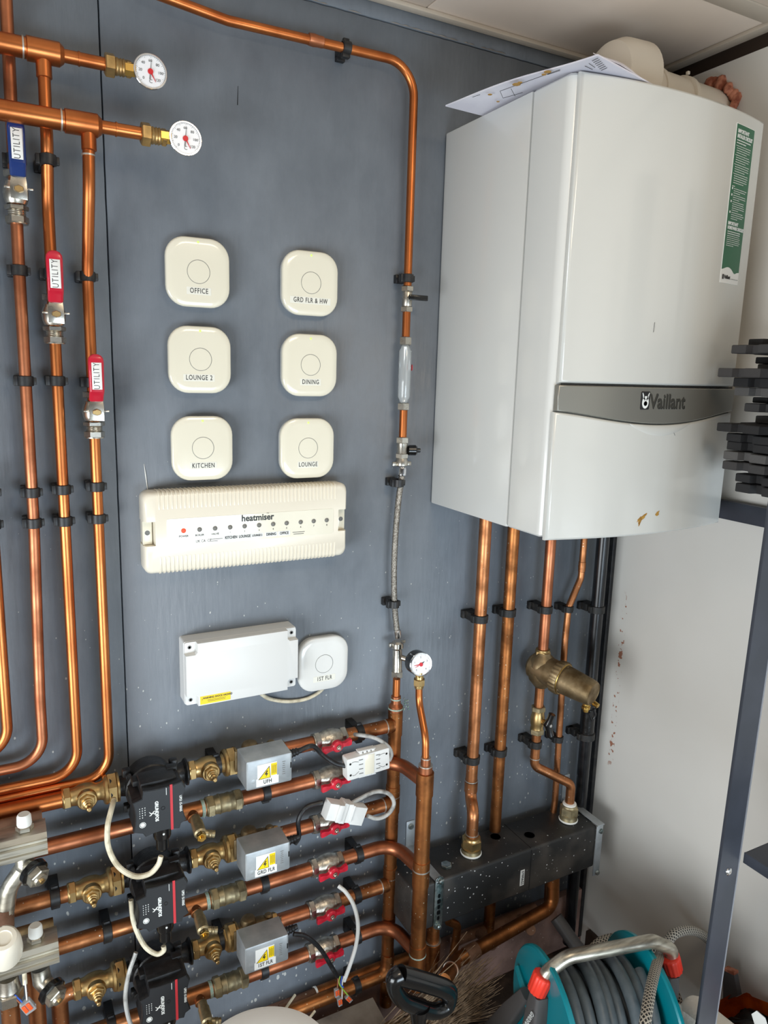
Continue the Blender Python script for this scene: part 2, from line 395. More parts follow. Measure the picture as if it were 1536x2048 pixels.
def origin_of(o):
    p = V((0, 0, 0))
    while o is not None: p += o.location; o = o.parent
    return p
def inset(poly, d):
    n = len(poly); out = []
    area = sum(poly[i][0] * poly[(i + 1) % n][1] - poly[(i + 1) % n][0] * poly[i][1] for i in range(n))
    sgn = 1 if area > 0 else -1
    for i in range(n):
        a, b, c = V(poly[i - 1] + (0,) if len(poly[i-1]) == 2 else poly[i-1]), V((poly[i][0], poly[i][1], 0)), V((poly[(i + 1) % n][0], poly[(i + 1) % n][1], 0))
        e1 = (b - a); e2 = (c - b)
        if e1.length < 1e-9: e1 = e2
        if e2.length < 1e-9: e2 = e1
        n1 = V((-e1.y, e1.x, 0)).normalized() * sgn; n2 = V((-e2.y, e2.x, 0)).normalized() * sgn
        nn = (n1 + n2); k = 1 + n1.dot(n2)
        q = b + nn * (d / max(k, 0.3)); out.append((q.x, q.y))
    return out
def rrect(w_, h_, r, n=6, cx=0, cy=0):
    out = []
    for sx, sy, a0 in ((1, 1, 0), (-1, 1, 90), (-1, -1, 180), (1, -1, 270)):
        for k in range(n + 1):
            a = math.radians(a0 + 90 * k / n)
            out.append((cx + sx * (w_ / 2 - r) + r * math.cos(a), cy + sy * (h_ / 2 - r) + r * math.sin(a)))
    return out
def circ(r, n=24, cx=0, cy=0): return [(cx + r * math.cos(2 * PI * i / n), cy + r * math.sin(2 * PI * i / n)) for i in range(n)]
def fillet(pts, rad, n=8):
    pts = [V(p) for p in pts]; out = [pts[0]]
    for i in range(1, len(pts) - 1):
        a, b, c = pts[i - 1], pts[i], pts[i + 1]
        d1 = (a - b); d2 = (c - b); l1, l2 = d1.length, d2.length; d1.normalize(); d2.normalize()
        ang = d1.angle(d2)
        if ang > PI - 0.02: out.append(b); continue
        r = rad[i - 1] if isinstance(rad, (list, tuple)) else rad
        t = r / math.tan(ang / 2); t = min(t, l1 * 0.48, l2 * 0.48); r = t * math.tan(ang / 2)
        p0 = b + d1 * t; p1 = b + d2 * t
        cen = b + (d1 + d2).normalized() * (r / math.sin(ang / 2))
        v0 = (p0 - cen); v1 = (p1 - cen); axx = v0.cross(v1).normalized(); tot = v0.angle(v1)
        for k in range(n + 1): out.append(cen + Matrix.Rotation(tot * k / n, 3, axx) @ v0)
    out.append(pts[-1]); return out
def spline(pts, n=10):
    pts = [V(p) for p in pts]; P = [pts[0] * 2 - pts[1]] + pts + [pts[-1] * 2 - pts[-2]]; out = []
    for i in range(1, len(P) - 2):
        for k in range(n):
            t = k / n; a, b, c, d = P[i - 1], P[i], P[i + 1], P[i + 2]
            out.append(0.5 * ((2 * b) + (c - a) * t + (2 * a - 5 * b + 4 * c - d) * t * t + (3 * b - a - 3 * c + d) * t ** 3))
    out.append(pts[-1]); return out

_tc = {}
def text_mesh(body, size, sx=1.0, spacing=1.0, bold=0.0):
    key = (body, size, sx, spacing, bold)
    if key in _tc: return _tc[key]
    cu = bpy.data.curves.new('txt', 'FONT'); cu.body = body; cu.size = size; cu.align_x = 'CENTER'; cu.align_y = 'CENTER'
    cu.space_character = spacing; cu.resolution_u = 3; cu.extrude = 0.00012; cu.offset = bold
    o = bpy.data.objects.new('txt', cu); C.objects.link(o)
    bpy.context.view_layer.update()
    dg = bpy.context.evaluated_depsgraph_get(); me = bpy.data.meshes.new_from_object(o.evaluated_get(dg))
    vs = [V((v.co.x * sx, v.co.y, v.co.z)) for v in me.vertices]; fs = [tuple(p.vertices) for p in me.polygons]
    bpy.data.objects.remove(o); bpy.data.curves.remove(cu); bpy.data.meshes.remove(me)
    _tc[key] = (vs, fs); return vs, fs
def letter(mb, body, size, o, ux, uy, sx=1.0, spacing=1.0, bold=0.0, fn=None):
    vs, fs = text_mesh(body, size, sx, spacing, bold); ux = V(ux).normalized(); uy = V(uy).normalized(); uz = ux.cross(uy); o = V(o)
    out = [o + ux * p.x + uy * p.y + uz * (p.z + 0.00012) for p in vs]
    if fn: out = [fn(p) for p in out]
    mb.add(out, fs); return mb

# ---------------------------------------------------------------- scene helpers
def tag(o, label, cat, group=None, kind=None):
    if label: o['label'] = label
    if cat: o['category'] = cat
    if group: o['group'] = group
    if kind: o['kind'] = kind
    return o
def thing(name, label, cat, loc=(0, 0, 0), group=None):
    o = bpy.data.objects.new(name, None); o.empty_display_size = 0.02; C.objects.link(o); o.location = loc
    return tag(o, label, cat, group)
def struct(name, mb, mt, angle=32):
    o = mb.build(name, mt, None, angle); o['kind'] = 'structure'; return o
def copy_tree(o, parent=None):
    c = o.copy(); C.objects.link(c); c.parent = parent
    for ch in list(o.children): copy_tree(ch, c)
    return c
PROTO = {}
def inst(key, builder, label, loc, rot=None, group=None):
    """first use is built, later ones are copies with their own label"""
    if key not in PROTO:
        o = builder(); PROTO[key] = o
    else:
        o = copy_tree(PROTO[key])
    o.location = loc
    o.rotation_euler = rot if rot is not None else (0, 0, 0)
    o['label'] = label
    if group: o['group'] = group
    return o
X_, Y_, Z_ = V((1, 0, 0)), V((0, 1, 0)), V((0, 0, 1))
OUT = -Y_
# ================================================================ SETTING
XW = 0.527; ZC = 0.918; ZF = -1.25; XL = -2.3; YR = -2.6
SEAM = -0.6228; CRK = 0.884
def wavy(a, b, n, amp, sd):
    rnd = random.Random(sd); out = []
    for i in range(n + 1):
        t = i / n; out.append((a + (b - a) * t, amp * (math.sin(t * 9 + sd) * 0.5 + rnd.uniform(-1, 1) * 0.5)))
    return out
wb = MB()
def board(poly):  # polygon in x,z ; face at y=0, 18 mm thick
    wb.loft([[V((x, 0.018, z)) for x, z in poly], [V((x, 0.0008, z)) for x, z in poly], [V((x, 0, z)) for x, z in inset(poly, 0.0006)]])
ver = wavy(ZF - 0.02, CRK - 0.0006, 90, 0.0005, 3)
board([(XL, CRK - 0.0006), (XL, ZF)] + [(SEAM - 0.0011 + d, z) for z, d in ver])
hor = wavy(SEAM + 0.0011, XW, 90, 0.0009, 5)
board([(SEAM + 0.0011 + d * 0.6, z) for z, d in ver][::-1][1:] + [(XW, ZF)] + [(x, CRK - 0.0012 + d) for x, d in hor][::-1])
board([(XL, CRK + 0.0006), (SEAM, CRK + 0.0006)] + [(x, CRK + 0.0010 + d * 0.7) for x, d in hor] + [(XW, ZC), (XL, ZC)])
wall = struct('wall_back', wb, 'slate_paint', 60)
struct('trim_1', MB().box(((XL + XW) / 2, 0.022, (ZF + ZC) / 2), (XW - XL, 0.006, ZC - ZF)), 'gap_dark')
# raised, torn filler along the crack
fl = MB(); rnd = random.Random(4)
x = -0.34
while x < 0.12:
    l = rnd.uniform(0.008, 0.03)
    if rnd.random() < 0.6: fl.tube([(x, -0.0004, CRK + 0.0022), (x + l / 2, -0.0012, CRK + 0.0026 + rnd.uniform(-.0006, .0006)), (x + l, -0.0004, CRK + 0.0022)], [0.0003, 0.0011, 0.0003], 6)
    x += l
struct('trim_2', fl, 'grey_board')
# chalk line above the wiring centre and a pencil scratch
struct('trim_3', MB().tube([at(288, 928, -0.0003), at(291, 950, -0.0008), at(296, 985, -0.0003)], [0.0003, 0.0010, 0.0004], 6), 'bead_white')
struct('trim_4', MB().tube([at(476, 172, 0), at(475, 210, 0)], [0.0004, 0.0007], 6), 'gap_dark')
# right wall
struct('wall_right', MB().box((XW + 0.01, (YR) / 2, (ZF + ZC - 0.03) / 2), (0.02, -YR, ZC - 0.03 - ZF)), 'white_laminate')
struct('gap_shade_strip', MB().box((XW + 0.018, YR / 2, ZC - 0.012), (0.02, -YR, 0.045)), 'dark_trim_and_shade')  # shade of the recess above the white wall, put in as dark brown
# ceiling panels, joints run both ways
cm = MB()
for x0, x1 in ((XL, -0.9), (-0.897, -0.0615), (-0.0585, XW + 0.02)):
    for y0, y1 in ((YR, -1.2), (-1.195, -0.335), (-0.292, 0.0)):
        cm.box(((x0 + x1) / 2, (y0 + y1) / 2, ZC + 0.01), (x1 - x0, y1 - y0, 0.02), bev=0.001)
struct('ceiling', cm, 'ceiling_panel')
struct('trim_6', MB().box(((XL + XW) / 2, -0.3135, ZC + 0.006), (XW - XL, 0.040, 0.016), bev=0.001).box(((XL + XW) / 2, -0.3135, ZC + 0.0145), (XW - XL, 0.048, 0.01)), 'ceiling_trim')
struct('trim_7', MB().box(((XL + XW) / 2, -0.009, ZC - 0.004), (XW - XL, 0.018, 0.008), bev=0.002), 'ceiling_trim')
struct('trim_8', MB().box((XW - 0.018, -1.3, ZC - 0.004), (0.026, 2.56, 0.008), bev=0.002), 'ceiling_trim')
struct('trim_15', MB().box(((XL + XW) / 2, YR / 2, ZC + 0.026), (XW - XL, -YR, 0.006)), 'gap_dark')
# floor, back pit, rear and left walls of the room (behind the camera)
struct('floor', MB().box(((XL + XW) / 2, YR / 2, ZF - 0.02), (XW - XL + 0.04, -YR, 0.04)), 'floor_grey')
lw = MB()
lw.box((XL - 0.02, (YR - 2.12) / 2, (ZF + ZC) / 2), (0.04, -2.12 - YR, ZC - ZF)).box((XL - 0.02, -0.29, (ZF + ZC) / 2), (0.04, 0.58, ZC - ZF))
lw.box((XL - 0.02, -1.35, (ZC - 0.05) / 2), (0.04, 1.54, ZC + 0.05)).box((XL - 0.02, -1.35, (ZF - 1.14) / 2), (0.04, 1.54, -1.14 - ZF))
struct('wall_left', lw, 'rear_wall')
rw = MB()
rw.box(((XL - 0.70) / 2, YR - 0.02, (ZF + ZC) / 2), (-0.70 - XL, 0.04, ZC - ZF))
rw.box(((XW + 0.40) / 2, YR - 0.02, (ZF + ZC) / 2), (XW - 0.40, 0.04, ZC - ZF))
rw.box((-0.15, YR - 0.02, (ZC + 0.70) / 2), (1.1, 0.04, ZC - 0.70))
struct('wall_rear', rw, 'rear_wall')
# skirting: dusty red-brown plinth and grey sloping board along the foot of the wall
zb = -1.078
struct('baseboard_back', MB().box(((XL + XW) / 2, -0.010, (ZF + zb) / 2), (XW - XL, 0.020, zb - ZF), bev=0.002), 'skirting')
sl = MB(); sl.loft([[V((x, -0.062, -1.100)), V((x, -0.17, -1.112)), V((x, -0.17, ZF)), V((x, -0.062, ZF))] for x in (XL, -0.135)])
struct('trim_9', sl, 'grey_board', 20)
struct('baseboard_right', MB().box((XW - 0.008, -0.30, ZF + 0.035), (0.016, 0.5, 0.07), bev=0.002), 'dark_trim_and_shade')
# dark corner strip
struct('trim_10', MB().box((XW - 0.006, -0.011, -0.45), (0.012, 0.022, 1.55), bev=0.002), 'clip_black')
struct('trim_11', MB().box((0.30, -0.12, ZF + 0.006), (0.42, 0.2, 0.012), bev=0.004), 'dark_soil')

# ================================================================ CLIPS
def make_clip(r, h, axis_h, wd=0.016, dusty=False, wide=1.0, flip=1):
    """black plastic pipe clip; pipe along local Z, wall behind at +Y distance h"""
    def f():
        t = thing('pipe_clip', '', 'pipe clip')
        mtn = 'clip_dusty' if dusty else 'clip_black'
        th = 0.0030
        arc = []; n = 22
        for k in range(n + 1):
            a = math.radians(-35 + (250) * k / n) # opening toward the wall side on one flank
            a = a + PI  # outward half
            arc.append(a)
        b = MB(); rings = []
        for k, a in enumerate(arc):
            ci, si = math.cos(a), math.sin(a)
            ro = r + th; rings.append([V((ci * (r + 0.0002), si * (r + 0.0002), -wd / 2)), V((ci * ro, si * ro, -wd / 2 + 0.001)), V((ci * ro, si * ro, wd / 2 - 0.001)), V((ci * (r + 0.0002), si * (r + 0.0002), wd / 2))])
        b.loft(rings)
        # hinge lug and catch
        b.box((-flip * (r + 0.0045), 0.002, 0), (0.007, 0.010, wd * 0.9), bev=0.001)
        b.box((flip * (r + 0.004), 0.0015, 0), (0.006, 0.007, wd * 0.7), bev=0.001)
        bd = b.build('band', mtn, t, local=True)
        q = MB()
        q.box((-flip * r * 0.25, (h + r) / 2 + 0.0005, 0), (r * 1.9 * wide, max(h - r, 0.004), wd), bev=0.0012)
        q.box((-flip * (r + 0.006) * 0.75, h - 0.005, 0), (r * 1.1, 0.010, wd * 1.0), bev=0.0012)
        q.build('base', mtn, t, local=True)
        return t
    return f
def clip(px, py, Yc, r, label, horiz=False, dusty=False, X=None, Z=None, wd=0.016, flip=1):
    p = at(px, py, Yc)
    if X is not None: p.x = X
    if Z is not None: p.z = Z
    key = ('clip', round(r, 4), round(Yc, 3), dusty, wd, flip)
    rot = (0, PI / 2, 0) if horiz else (0, 0, 0)
    return inst(key, make_clip(r, -Yc, horiz, wd, dusty, 1.0, flip), label, p, rot)

# ================================================================ PIPE RUNS
def pipe(label, pts, r, mt='copper_bright', bend=0.04, name='copper_pipe', n=16, cat='pipe'):
    pts = [V(p) for p in pts]
    t = thing(name, label, cat, pts[0])
    MB().tube(fillet(pts, bend, 9) if len(pts) > 2 else pts, r, n).build('tube', mt, t)
    return t
def ring(t, p, ax, r, mt='solder', w_=0.0022):
    MB().lathe(V(p), ax, [(-w_ / 2, r), (-w_ / 2, r + 0.0011), (w_ / 2, r + 0.0011), (w_ / 2, r)], 20).build('solder_ring', mt, t)
def sleeve(t, p, ax, L_, r, mt, name='sleeve'):
    return MB().lathe(V(p), ax, [(-L_ / 2, r - 0.0018), (-L_ / 2 + 0.0008, r), (L_ / 2 - 0.0008, r), (L_ / 2, r - 0.0018)], 22).build(name, mt, t)
RY = -0.030           # riser centre line
rr_ = 0.0086
XA, XB, XC, XD = -0.8135, -0.7625, -0.7100, -0.6590
zA = at(0, 1507, RY).z; zB = at(0, 1541, RY).z; zC = at(60, 1567, RY).z; zD = at(80, 1582, RY).z
pA = pipe('leftmost copper riser at the frame edge, bending left lowest to the left', [(XA, RY, 0.10), (XA, RY, zA), (-1.05, RY, zA)], rr_, 'copper_bright', 0.045)
pB = pipe('dull reddish copper riser carrying the blue lever valve', [(XB + .0145, RY, 0.917), (XB + .0082, RY, 0.40), (XB + .0072, RY, 0.02), (XB, RY, -0.28), (XB, RY, zB), (-1.05, RY, zB)], rr_, 'copper_dull', [.3, .3, .3, 0.045])
pC = pipe('copper riser carrying the upper red lever valve', [(XC + 0.002, -0.060, 0.690), (XC + 0.001, -0.060, 0.575), (XC, RY, 0.50), (XC, RY, zC), (-1.05, RY, zC)], rr_, 'copper_bright', [0.08, 0.08, 0.045])
pD = pipe('copper riser carrying the lower red lever valve, next to the wall seam', [(XD + 0.003, -0.090, 0.595), (XD + 0.001, -0.088, 0.52), (XD, RY, 0.40), (XD, RY, zD), (-1.05, RY, zD)], rr_, 'copper_bright', [0.12, 0.12, 0.045])
ring(pD, (XD + 0.0015, -0.089, 0.562), Z_, rr_)
for nm, X, ys, desc in (('A', XA, (985, 1048), 'leftmost riser at the frame edge'), ('B', XB, (318, 541, 762, 985, 1046), 'dull riser with the blue lever'),
                        ('C', XC, (320, 548, 762, 979, 1042), 'riser with the upper red lever'), ('D', XD, (553, 765, 973, 1037), 'riser with the lower red lever')):
    xs = {'A': 5, 'B': 45, 'C': 112, 'D': 190}[nm]
    words = {2: ('upper', 'lower'), 4: ('topmost', 'second highest', 'third highest', 'lowest'), 5: ('topmost', 'second highest', 'middle', 'fourth', 'lowest')}[len(ys)]
    for k, y in enumerate(ys):
        xx = {'A': (1, 6), 'B': (22, 38, 50, 63, 68), 'C': (95, 103, 118, 129, 133), 'D': (174, 184, 196, 200)}[nm][k]
        yc = RY
        if nm == 'C' and k == 0: yc = -0.058
        clip(xx, y, yc, rr_, 'black pipe clip, %s on the %s' % (words[k], desc), X=(X if yc == RY else X + 0.001) + ((.0115, .0083, .0076, .0073, .0072)[k] if nm == 'B' else 0))
# horizontal mains with thermometers
H1Y, H1Z, H2Y, H2Z = -0.060, 0.6975, -0.090, 0.603
def main_run(label, Y, Z, xt, xt0, xt1, xr0, xr1, xg, gauge_px, mtn, pair):
    t = pipe(label, [(-1.05, Y, Z), (xt0, Y, Z)], 0.0140, mtn)
    tb = MB().lathe((xt0, Y, Z), X_, [(0, 0.0145), (0.001, 0.0162), (xt1 - xt0 - 0.006, 0.0162), (xt1 - xt0, 0.0110)], 24)
    tb.lathe((xt, Y, Z), -Z_, [(0, 0.0105), (0.034, 0.0105), (0.035, 0.0092)], 20)
    tb.build('reducing_tee', mtn, t)
    MB().cyl((xt1, Y, Z), (xg, Y, Z), 0.0090).build('stub_tube', mtn, t)
    ring(t, (xr0, Y, Z), X_, 0.0090, mtn); ring(t, (xt0 - 0.004, Y, Z), X_, 0.0140, 'solder')
    f_ = thing('compression_adaptor', 'brass compression adaptor between copper stub and the ' + pair, 'pipe fitting', (xg, Y, Z))
    MB().hexn((xg, Y, Z), X_, -0.004, 0.010, 0.0165).build('nut', 'brass', f_)
    MB().lathe((xg, Y, Z), X_, [(0.010, 0.0115), (0.013, 0.0125), (0.016, 0.0110), (0.018, 0.0125), (0.020, 0.0110), (0.022, 0.0125), (0.026, 0.0100), (0.034, 0.0100)], 22).hexn((xg, Y, Z), X_, 0.0255, 0.0330, 0.0125).build('body', 'brass', f_)
    return t
a = at(128, 116, H1Y); b = at(52, 98, H1Y); g = at(215, 131, H1Y)
main_run('upper thick copper main across the left risers, ending in the upper thermometer', H1Y, H1Z, XC + 0.002, b.x, a.x, a.x + 0.02, 0, g.x, None, 'copper_bright', 'upper thermometer')
a = at(203, 252, H2Y); b = at(128, 236, H2Y); g2 = at(287, 268, H2Y)
main_run('lower thick copper main across the left risers, ending in the lower thermometer', H2Y, H2Z, XD + 0.003, b.x, a.x, a.x + 0.02, 0, g2.x, None, 'copper_bright', 'lower thermometer')

def gauge_face(mb_d, mb_r, c, R, ux, uy, ang_black, ang_red, nums):
    n = 40
    for i in range(n):
        a = math.radians(225 - 270 * i / (n - 1)); l = 0.10 if i % 4 == 0 else 0.05
        p0 = c + ux * (R * 0.86 * math.cos(a)) + uy * (R * 0.86 * math.sin(a)); p1 = c + ux * (R * (0.86 - l) * math.cos(a)) + uy * (R * (0.86 - l) * math.sin(a))
        tdir = (p1 - p0).normalized(); sd = tdir.cross(ux.cross(uy)).normalized() * R * 0.008; o_ = ux.cross(uy) * 0.00012
        mb_d.add([p0 - sd + o_, p0 + sd + o_, p1 + sd + o_, p1 - sd + o_], [(0, 1, 2, 3)])
    for i, s_ in enumerate(nums):
        a = math.radians(225 - 270 * i / (len(nums) - 1))
        letter(mb_d, s_, R * 0.22, c + ux * (R * 0.60 * math.cos(a)) + uy * (R * 0.60 * math.sin(a)), ux, uy)
def needle(c, R, ux, uy, ang, l, w_, back=0.2):
    a = math.radians(ang); d = ux * math.cos(a) + uy * math.sin(a); s_ = uy * math.cos(a) - ux * math.sin(a); uz = ux.cross(uy)
    return MB().loft([[c - d * R * back - s_ * w_ + uz * 0.0006, c - d * R * back + s_ * w_ + uz * 0.0006, c + d * R * l + s_ * w_ * 0.2 + uz * 0.0006, c + d * R * l - s_ * w_ * 0.2 + uz * 0.0006],
                      [c - d * R * back - s_ * w_ + uz * 0.0011, c - d * R * back + s_ * w_ + uz * 0.0011, c + d * R * l + s_ * w_ * 0.2 + uz * 0.0011, c + d * R * l - s_ * w_ * 0.2 + uz * 0.0011]])
def make_thermometer():
    t = thing('thermometer', '', 'thermometer'); R = 0.0245; ux, uy = X_, Z_; c = V((0, 0, 0)); uz = OUT
    MB().lathe(c + Y_ * 0.015, OUT, [(0, R * 0.80), (0.002, R * 0.9), (0.012, R * 0.94), (0.0125, R * 0.99)], 40).build('case', 'galvanised', t, local=True)
    MB().lathe(c + Y_ * 0.003, OUT, [(0, R * 0.97), (0.0005, R), (0.0035, R), (0.0042, R * 0.97), (0.0042, R * 0.90), (0.001, R * 0.885), (0.0009, R * 0.5)], 40).build('bezel', 'chrome', t, local=True)
    dl = MB().lathe(c + Y_ * 0.0015, OUT, [(0, R * 0.88), (0.0012, R * 0.88)], 40).build('dial', 'gauge_white', t, local=True)
    d = MB(); gauge_face(d, None, c - Y_ * 0.0, R, ux, uy, 0, 0, ('0', '20', '40', '60', '80', '100', '120')); d.v = [p + OUT * 0.0002 for p in d.v]
    letter(d, 'C', R * 0.3, c - uy * R * 0.55, ux, uy); d.build('scale', 'grey_letter', dl, local=True)
    MB().cyl(c, c + OUT * 0.0022, R * 0.17, R * 0.15, 20).build('hub', 'needle_red', t, local=True)
    nd = needle(c, R, ux, uy, 84, 0.62, R * 0.035, 0.45); nd.build('needle', 'grey_letter', t, local=True)
    needle(c, R, ux, uy, -62, 0.62, R * 0.045, 0.0).build('set_pointer', 'needle_red', t, local=True)
    MB().hexn((-R - 0.010, 0.008, 0), X_, -0.002, 0.014, 0.0098).build('stem', 'brass_bright', t, local=True)
    return t
gc1 = at(301, 143, H1Y - 0.012); inst('thermo', make_thermometer, 'upper round white thermometer with red hub on the short brass stem', gc1, (0, 0, 0), 'round thermometers at top left')
gc2 = at(371, 277, H2Y - 0.012); inst('thermo', make_thermometer, 'lower round white thermometer with red hub on the longer brass stem', gc2, (0, 0, 0), 'round thermometers at top left')

# lever valves on the risers: pipe along Z
def make_lever_valve(colr, offs):
    def f():
        t = thing('lever_valve', '', 'valve')
        MB().lathe((0, 0, -0.022), Z_, [(0, 0.0135), (0.004, 0.0150), (0.010, 0.0165), (0.024, 0.0175), (0.032, 0.0165), (0.040, 0.0140), (0.044, 0.0135)], 28).hexn((0, 0, 0), Z_, -0.034, -0.024, 0.0165).lathe((0, 0, 0), Z_, [(-0.046, .0115), (-0.044, .0125), (-0.042, .0115), (-0.040, .0125), (-0.038, .0115), (-0.036, .0125), (-0.034, .0115)], 20).build('body', 'nickel', t, local=True)
        MB().hexn((0, 0, 0), Z_, -0.060, -0.046, 0.0160).lathe((0, 0, 0), Z_, [(-0.062, .0125), (-0.0615, .0150), (-0.059, .0150)], 24).build('nut', 'nickel', t, local=True)
        MB().hexn((0, 0, 0), Z_, 0.030, 0.044, 0.0150).build('nut', 'nickel', t, local=True)
        MB().cyl((offs, -0.016, 0), (offs, -0.034, 0), 0.0075).build('spindle', 'nickel', t, local=True)
        pl = MB(); pl.prism([(-0.011, -0.018), (0.011, -0.020), (0.011, 0.012), (0.0095, 0.030), (-0.0085, 0.030), (-0.011, 0.012)], (offs, -0.031, 0), X_, Z_, 0.0026, 0.0005)
        pl.box((offs - 0.015, -0.032, 0.002), (0.008, 0.003, 0.004), bev=0.001).box((offs + 0.015, -0.032, 0.002), (0.008, 0.003, 0.004), bev=0.001)
        lv = pl.build('lever_plate', 'nickel', t, local=True)
        MB().hexn((offs, -0.0335, 0), OUT, 0, 0.005, 0.0068).build('spindle_nut', 'brass', t, local=True)
        # plastic-dipped grip, kicks outward then runs up
        gp = MB(); rings = []
        for z_, y_, w2, h2 in ((0.024, -0.0335, 0.0088, 0.003), (0.026, -0.034, 0.0105, 0.0042), (0.036, -0.037, 0.0108, 0.0044), (0.046, -0.045, 0.0110, 0.0046), (0.110, -0.047, 0.0115, 0.0048), (0.118, -0.047, 0.0108, 0.0046), (0.124, -0.047, 0.0080, 0.0040), (0.127, -0.047, 0.0035, 0.0022)):
            rings.append([V((offs + p[0], y_ + p[1], z_)) for p in rrect(2 * w2, 2 * h2, h2 * 0.85, 4)])
        gp.loft(rings); g = gp.build('grip', colr, t, local=True)
        st = MB().box((offs, -0.0522, 0.080), (0.0145, 0.0008, 0.058), bev=0.0003).build('sticker', 'paper_label', t, local=True)
        lt = MB(); letter(lt, 'UTILITY', 0.0125, (offs, -0.0526, 0.080), Z_, -X_, 1.12, 1.2, -0.0001); lt.build('lettering', 'dark_letter', st, local=True)
        for ch in t.children_recursive:
            for v_ in ch.data.vertices: v_.co.z *= 0.70
        return t
    return f
vz = at(33, 385, RY).z
inst('lvb', make_lever_valve('blue_lever', 0.003), 'nickel ball valve with blue lever labelled UTILITY', (XB + .0100, RY, .509))
inst('lvr', make_lever_valve('red_lever', 0.001), 'nickel ball valve with red lever labelled UTILITY, the higher of the two red ones', (XC, RY, .3385), None, 'red lever valves')
inst('lvr', make_lever_valve('red_lever', 0.001), 'nickel ball valve with red lever labelled UTILITY, the lower one beside the seam', (XD, RY, .1925), None, 'red lever valves')

# ================================================================ FILL LOOP down the middle
EX, EY = -0.0885, -0.030
pts = [at(330, -18, EY), at(449, 40, EY), at(800, 122, EY), V((EX, EY, at(800, 122, EY).z)), V((EX, EY, at(812, 572, EY).z))]
pts[2] = V((EX, EY, at(800, 122, EY).z))
zt = at(600, 72, EY).z
p0 = at(345, 0, EY); p1 = at(455, 41, EY)
pE = pipe('thin copper pipe crossing the top of the grey wall and dropping beside the boiler', [p0 + (p0 - p1) * 0.4, p1, V((EX, EY, p1.z + 0.005)), V((EX, EY, at(812, 580, EY).z))], 0.0078, 'copper_bright', [0.05, 0.055])
c1 = at(632, 80, EY); c1.z = p1.z + 0.003
MB().lathe(c1, X_, [(-0.014, 0.0082), (-0.013, 0.0094), (-0.004, 0.0102), (0.003, 0.0092), (0.012, 0.0092), (0.013, 0.0082)], 20).build('coupling', 'copper_dull', pE)
clip(692, 101, EY, 0.0078, 'black pipe clip on the horizontal pipe near the top of the wall', horiz=True, Z=p1.z + 0.004, flip=-1)
clip(808, 556, EY, 0.0078, 'black pipe clip just above the small valve with the black lever', X=EX)
z = lambda py, X=EX, Y=EY: at(812, py, Y).z
t = thing('service_valve', 'small nickel valve with black lever above the clear flow sight', 'valve', (EX, EY, z(598)))
zz0, zz1 = z(624), z(572)
MB().lathe((EX, EY, zz0 + 0.010), Z_, [(0, .0085), (0.002, .0095), (zz1 - zz0 - 0.022, .0095), (zz1 - zz0 - 0.020, .0085)], 20).build('body', 'nickel', t)
MB().hexn((EX, EY, zz0), Z_, 0, 0.010, 0.0125).build('nut', 'nickel', t); MB().hexn((EX, EY, zz1), Z_, -0.010, 0.0, 0.0125).build('nut', 'nickel', t)
MB().cyl((EX, EY - 0.008, z(596)), (EX, EY - 0.018, z(596)), 0.004).build('spindle', 'nickel', t)
MB().box((EX + 0.013, EY - 0.020, z(596)), (0.040, 0.006, 0.010), bev=0.0012).build('lever', 'black_gloss', t)
zz2 = z(675)
pipe('short copper length between the black lever valve and the flow sight', [(EX, EY, zz0 + 0.002), (EX, EY, zz2)], 0.0078, 'copper_bright')
t = thing('flow_sight', 'clear ribbed flow sight tube between two nickel nuts', 'flow meter', (EX, EY, z(745)))
a_, b_ = z(690), z(806)
MB().hexn((EX, EY, 0), Z_, a_, zz2 + 0.001, 0.0125).build('nut', 'nickel', t); MB().hexn((EX, EY, 0), Z_, z(820), b_, 0.0125).build('nut', 'nickel', t)
MB().cyl((EX, EY, b_), (EX, EY, a_), 0.0045).build('core', 'chrome', t)
tb = MB(); rings = []
for h_, r0 in ((b_, .008), (b_ + .006, .0095), (b_ + .012, .0125), (a_ - .012, .0125), (a_ - .006, .0095), (a_, .008)):
    rings.append([V((EX + (r0 * (1 - 0.10 * (i % 2))) * math.cos(2 * PI * i / 20), EY + (r0 * (1 - 0.10 * (i % 2))) * math.sin(2 * PI * i / 20), h_)) for i in range(20)])
tb.loft(rings).build('clear_tube', 'clear_tube', t, 80)
MB().prism(circ(0.006, 20), (EX + 0.0118, EY - 0.006, z(735)), V((0.3, 0.95, 0)).normalized(), Z_, 0.0006).build('red_mark', 'needle_red', t)
zz3 = z(876)
pipe('short copper length between the flow sight and the black knob valve', [(EX + .0005, EY, z(818)), (EX + .0005, EY, zz3)], 0.0078, 'copper_bright')
t = thing('check_valve', 'nickel check valve with black side knob above the braided hose', 'valve', (EX, EY, z(905)))
a_ = z(932)
MB().lathe((EX, EY, a_), Z_, [(0, .0100), (0.002, .0125), (0.010, .0130), (0.014, .0110), (zz3 - a_ - 0.010, .0110), (zz3 - a_ - .008, .0095)], 22).hexn((EX, EY, a_), Z_, 0.016, 0.026, 0.0135).build('body', 'nickel', t)
MB().hexn((EX, EY, zz3), Z_, -0.010, 0.002, 0.0130).build('nut', 'nickel', t)
MB().box((EX - 0.016, EY, a_ + 0.005), (0.010, 0.005, 0.008), bev=0.001).box((EX + 0.016, EY, a_ + 0.005), (0.010, 0.005, 0.008), bev=0.001).build('wing', 'nickel', t)
MB().lathe((EX + 0.010, EY - 0.004, z(900)), V((1, -0.35, 0)), [(0, .006), (0.002, .0105), (0.016, .0105), (0.019, .008), (0.019, .0045), (0.026, .0040)], 12).build('knob', 'black_gloss', t)
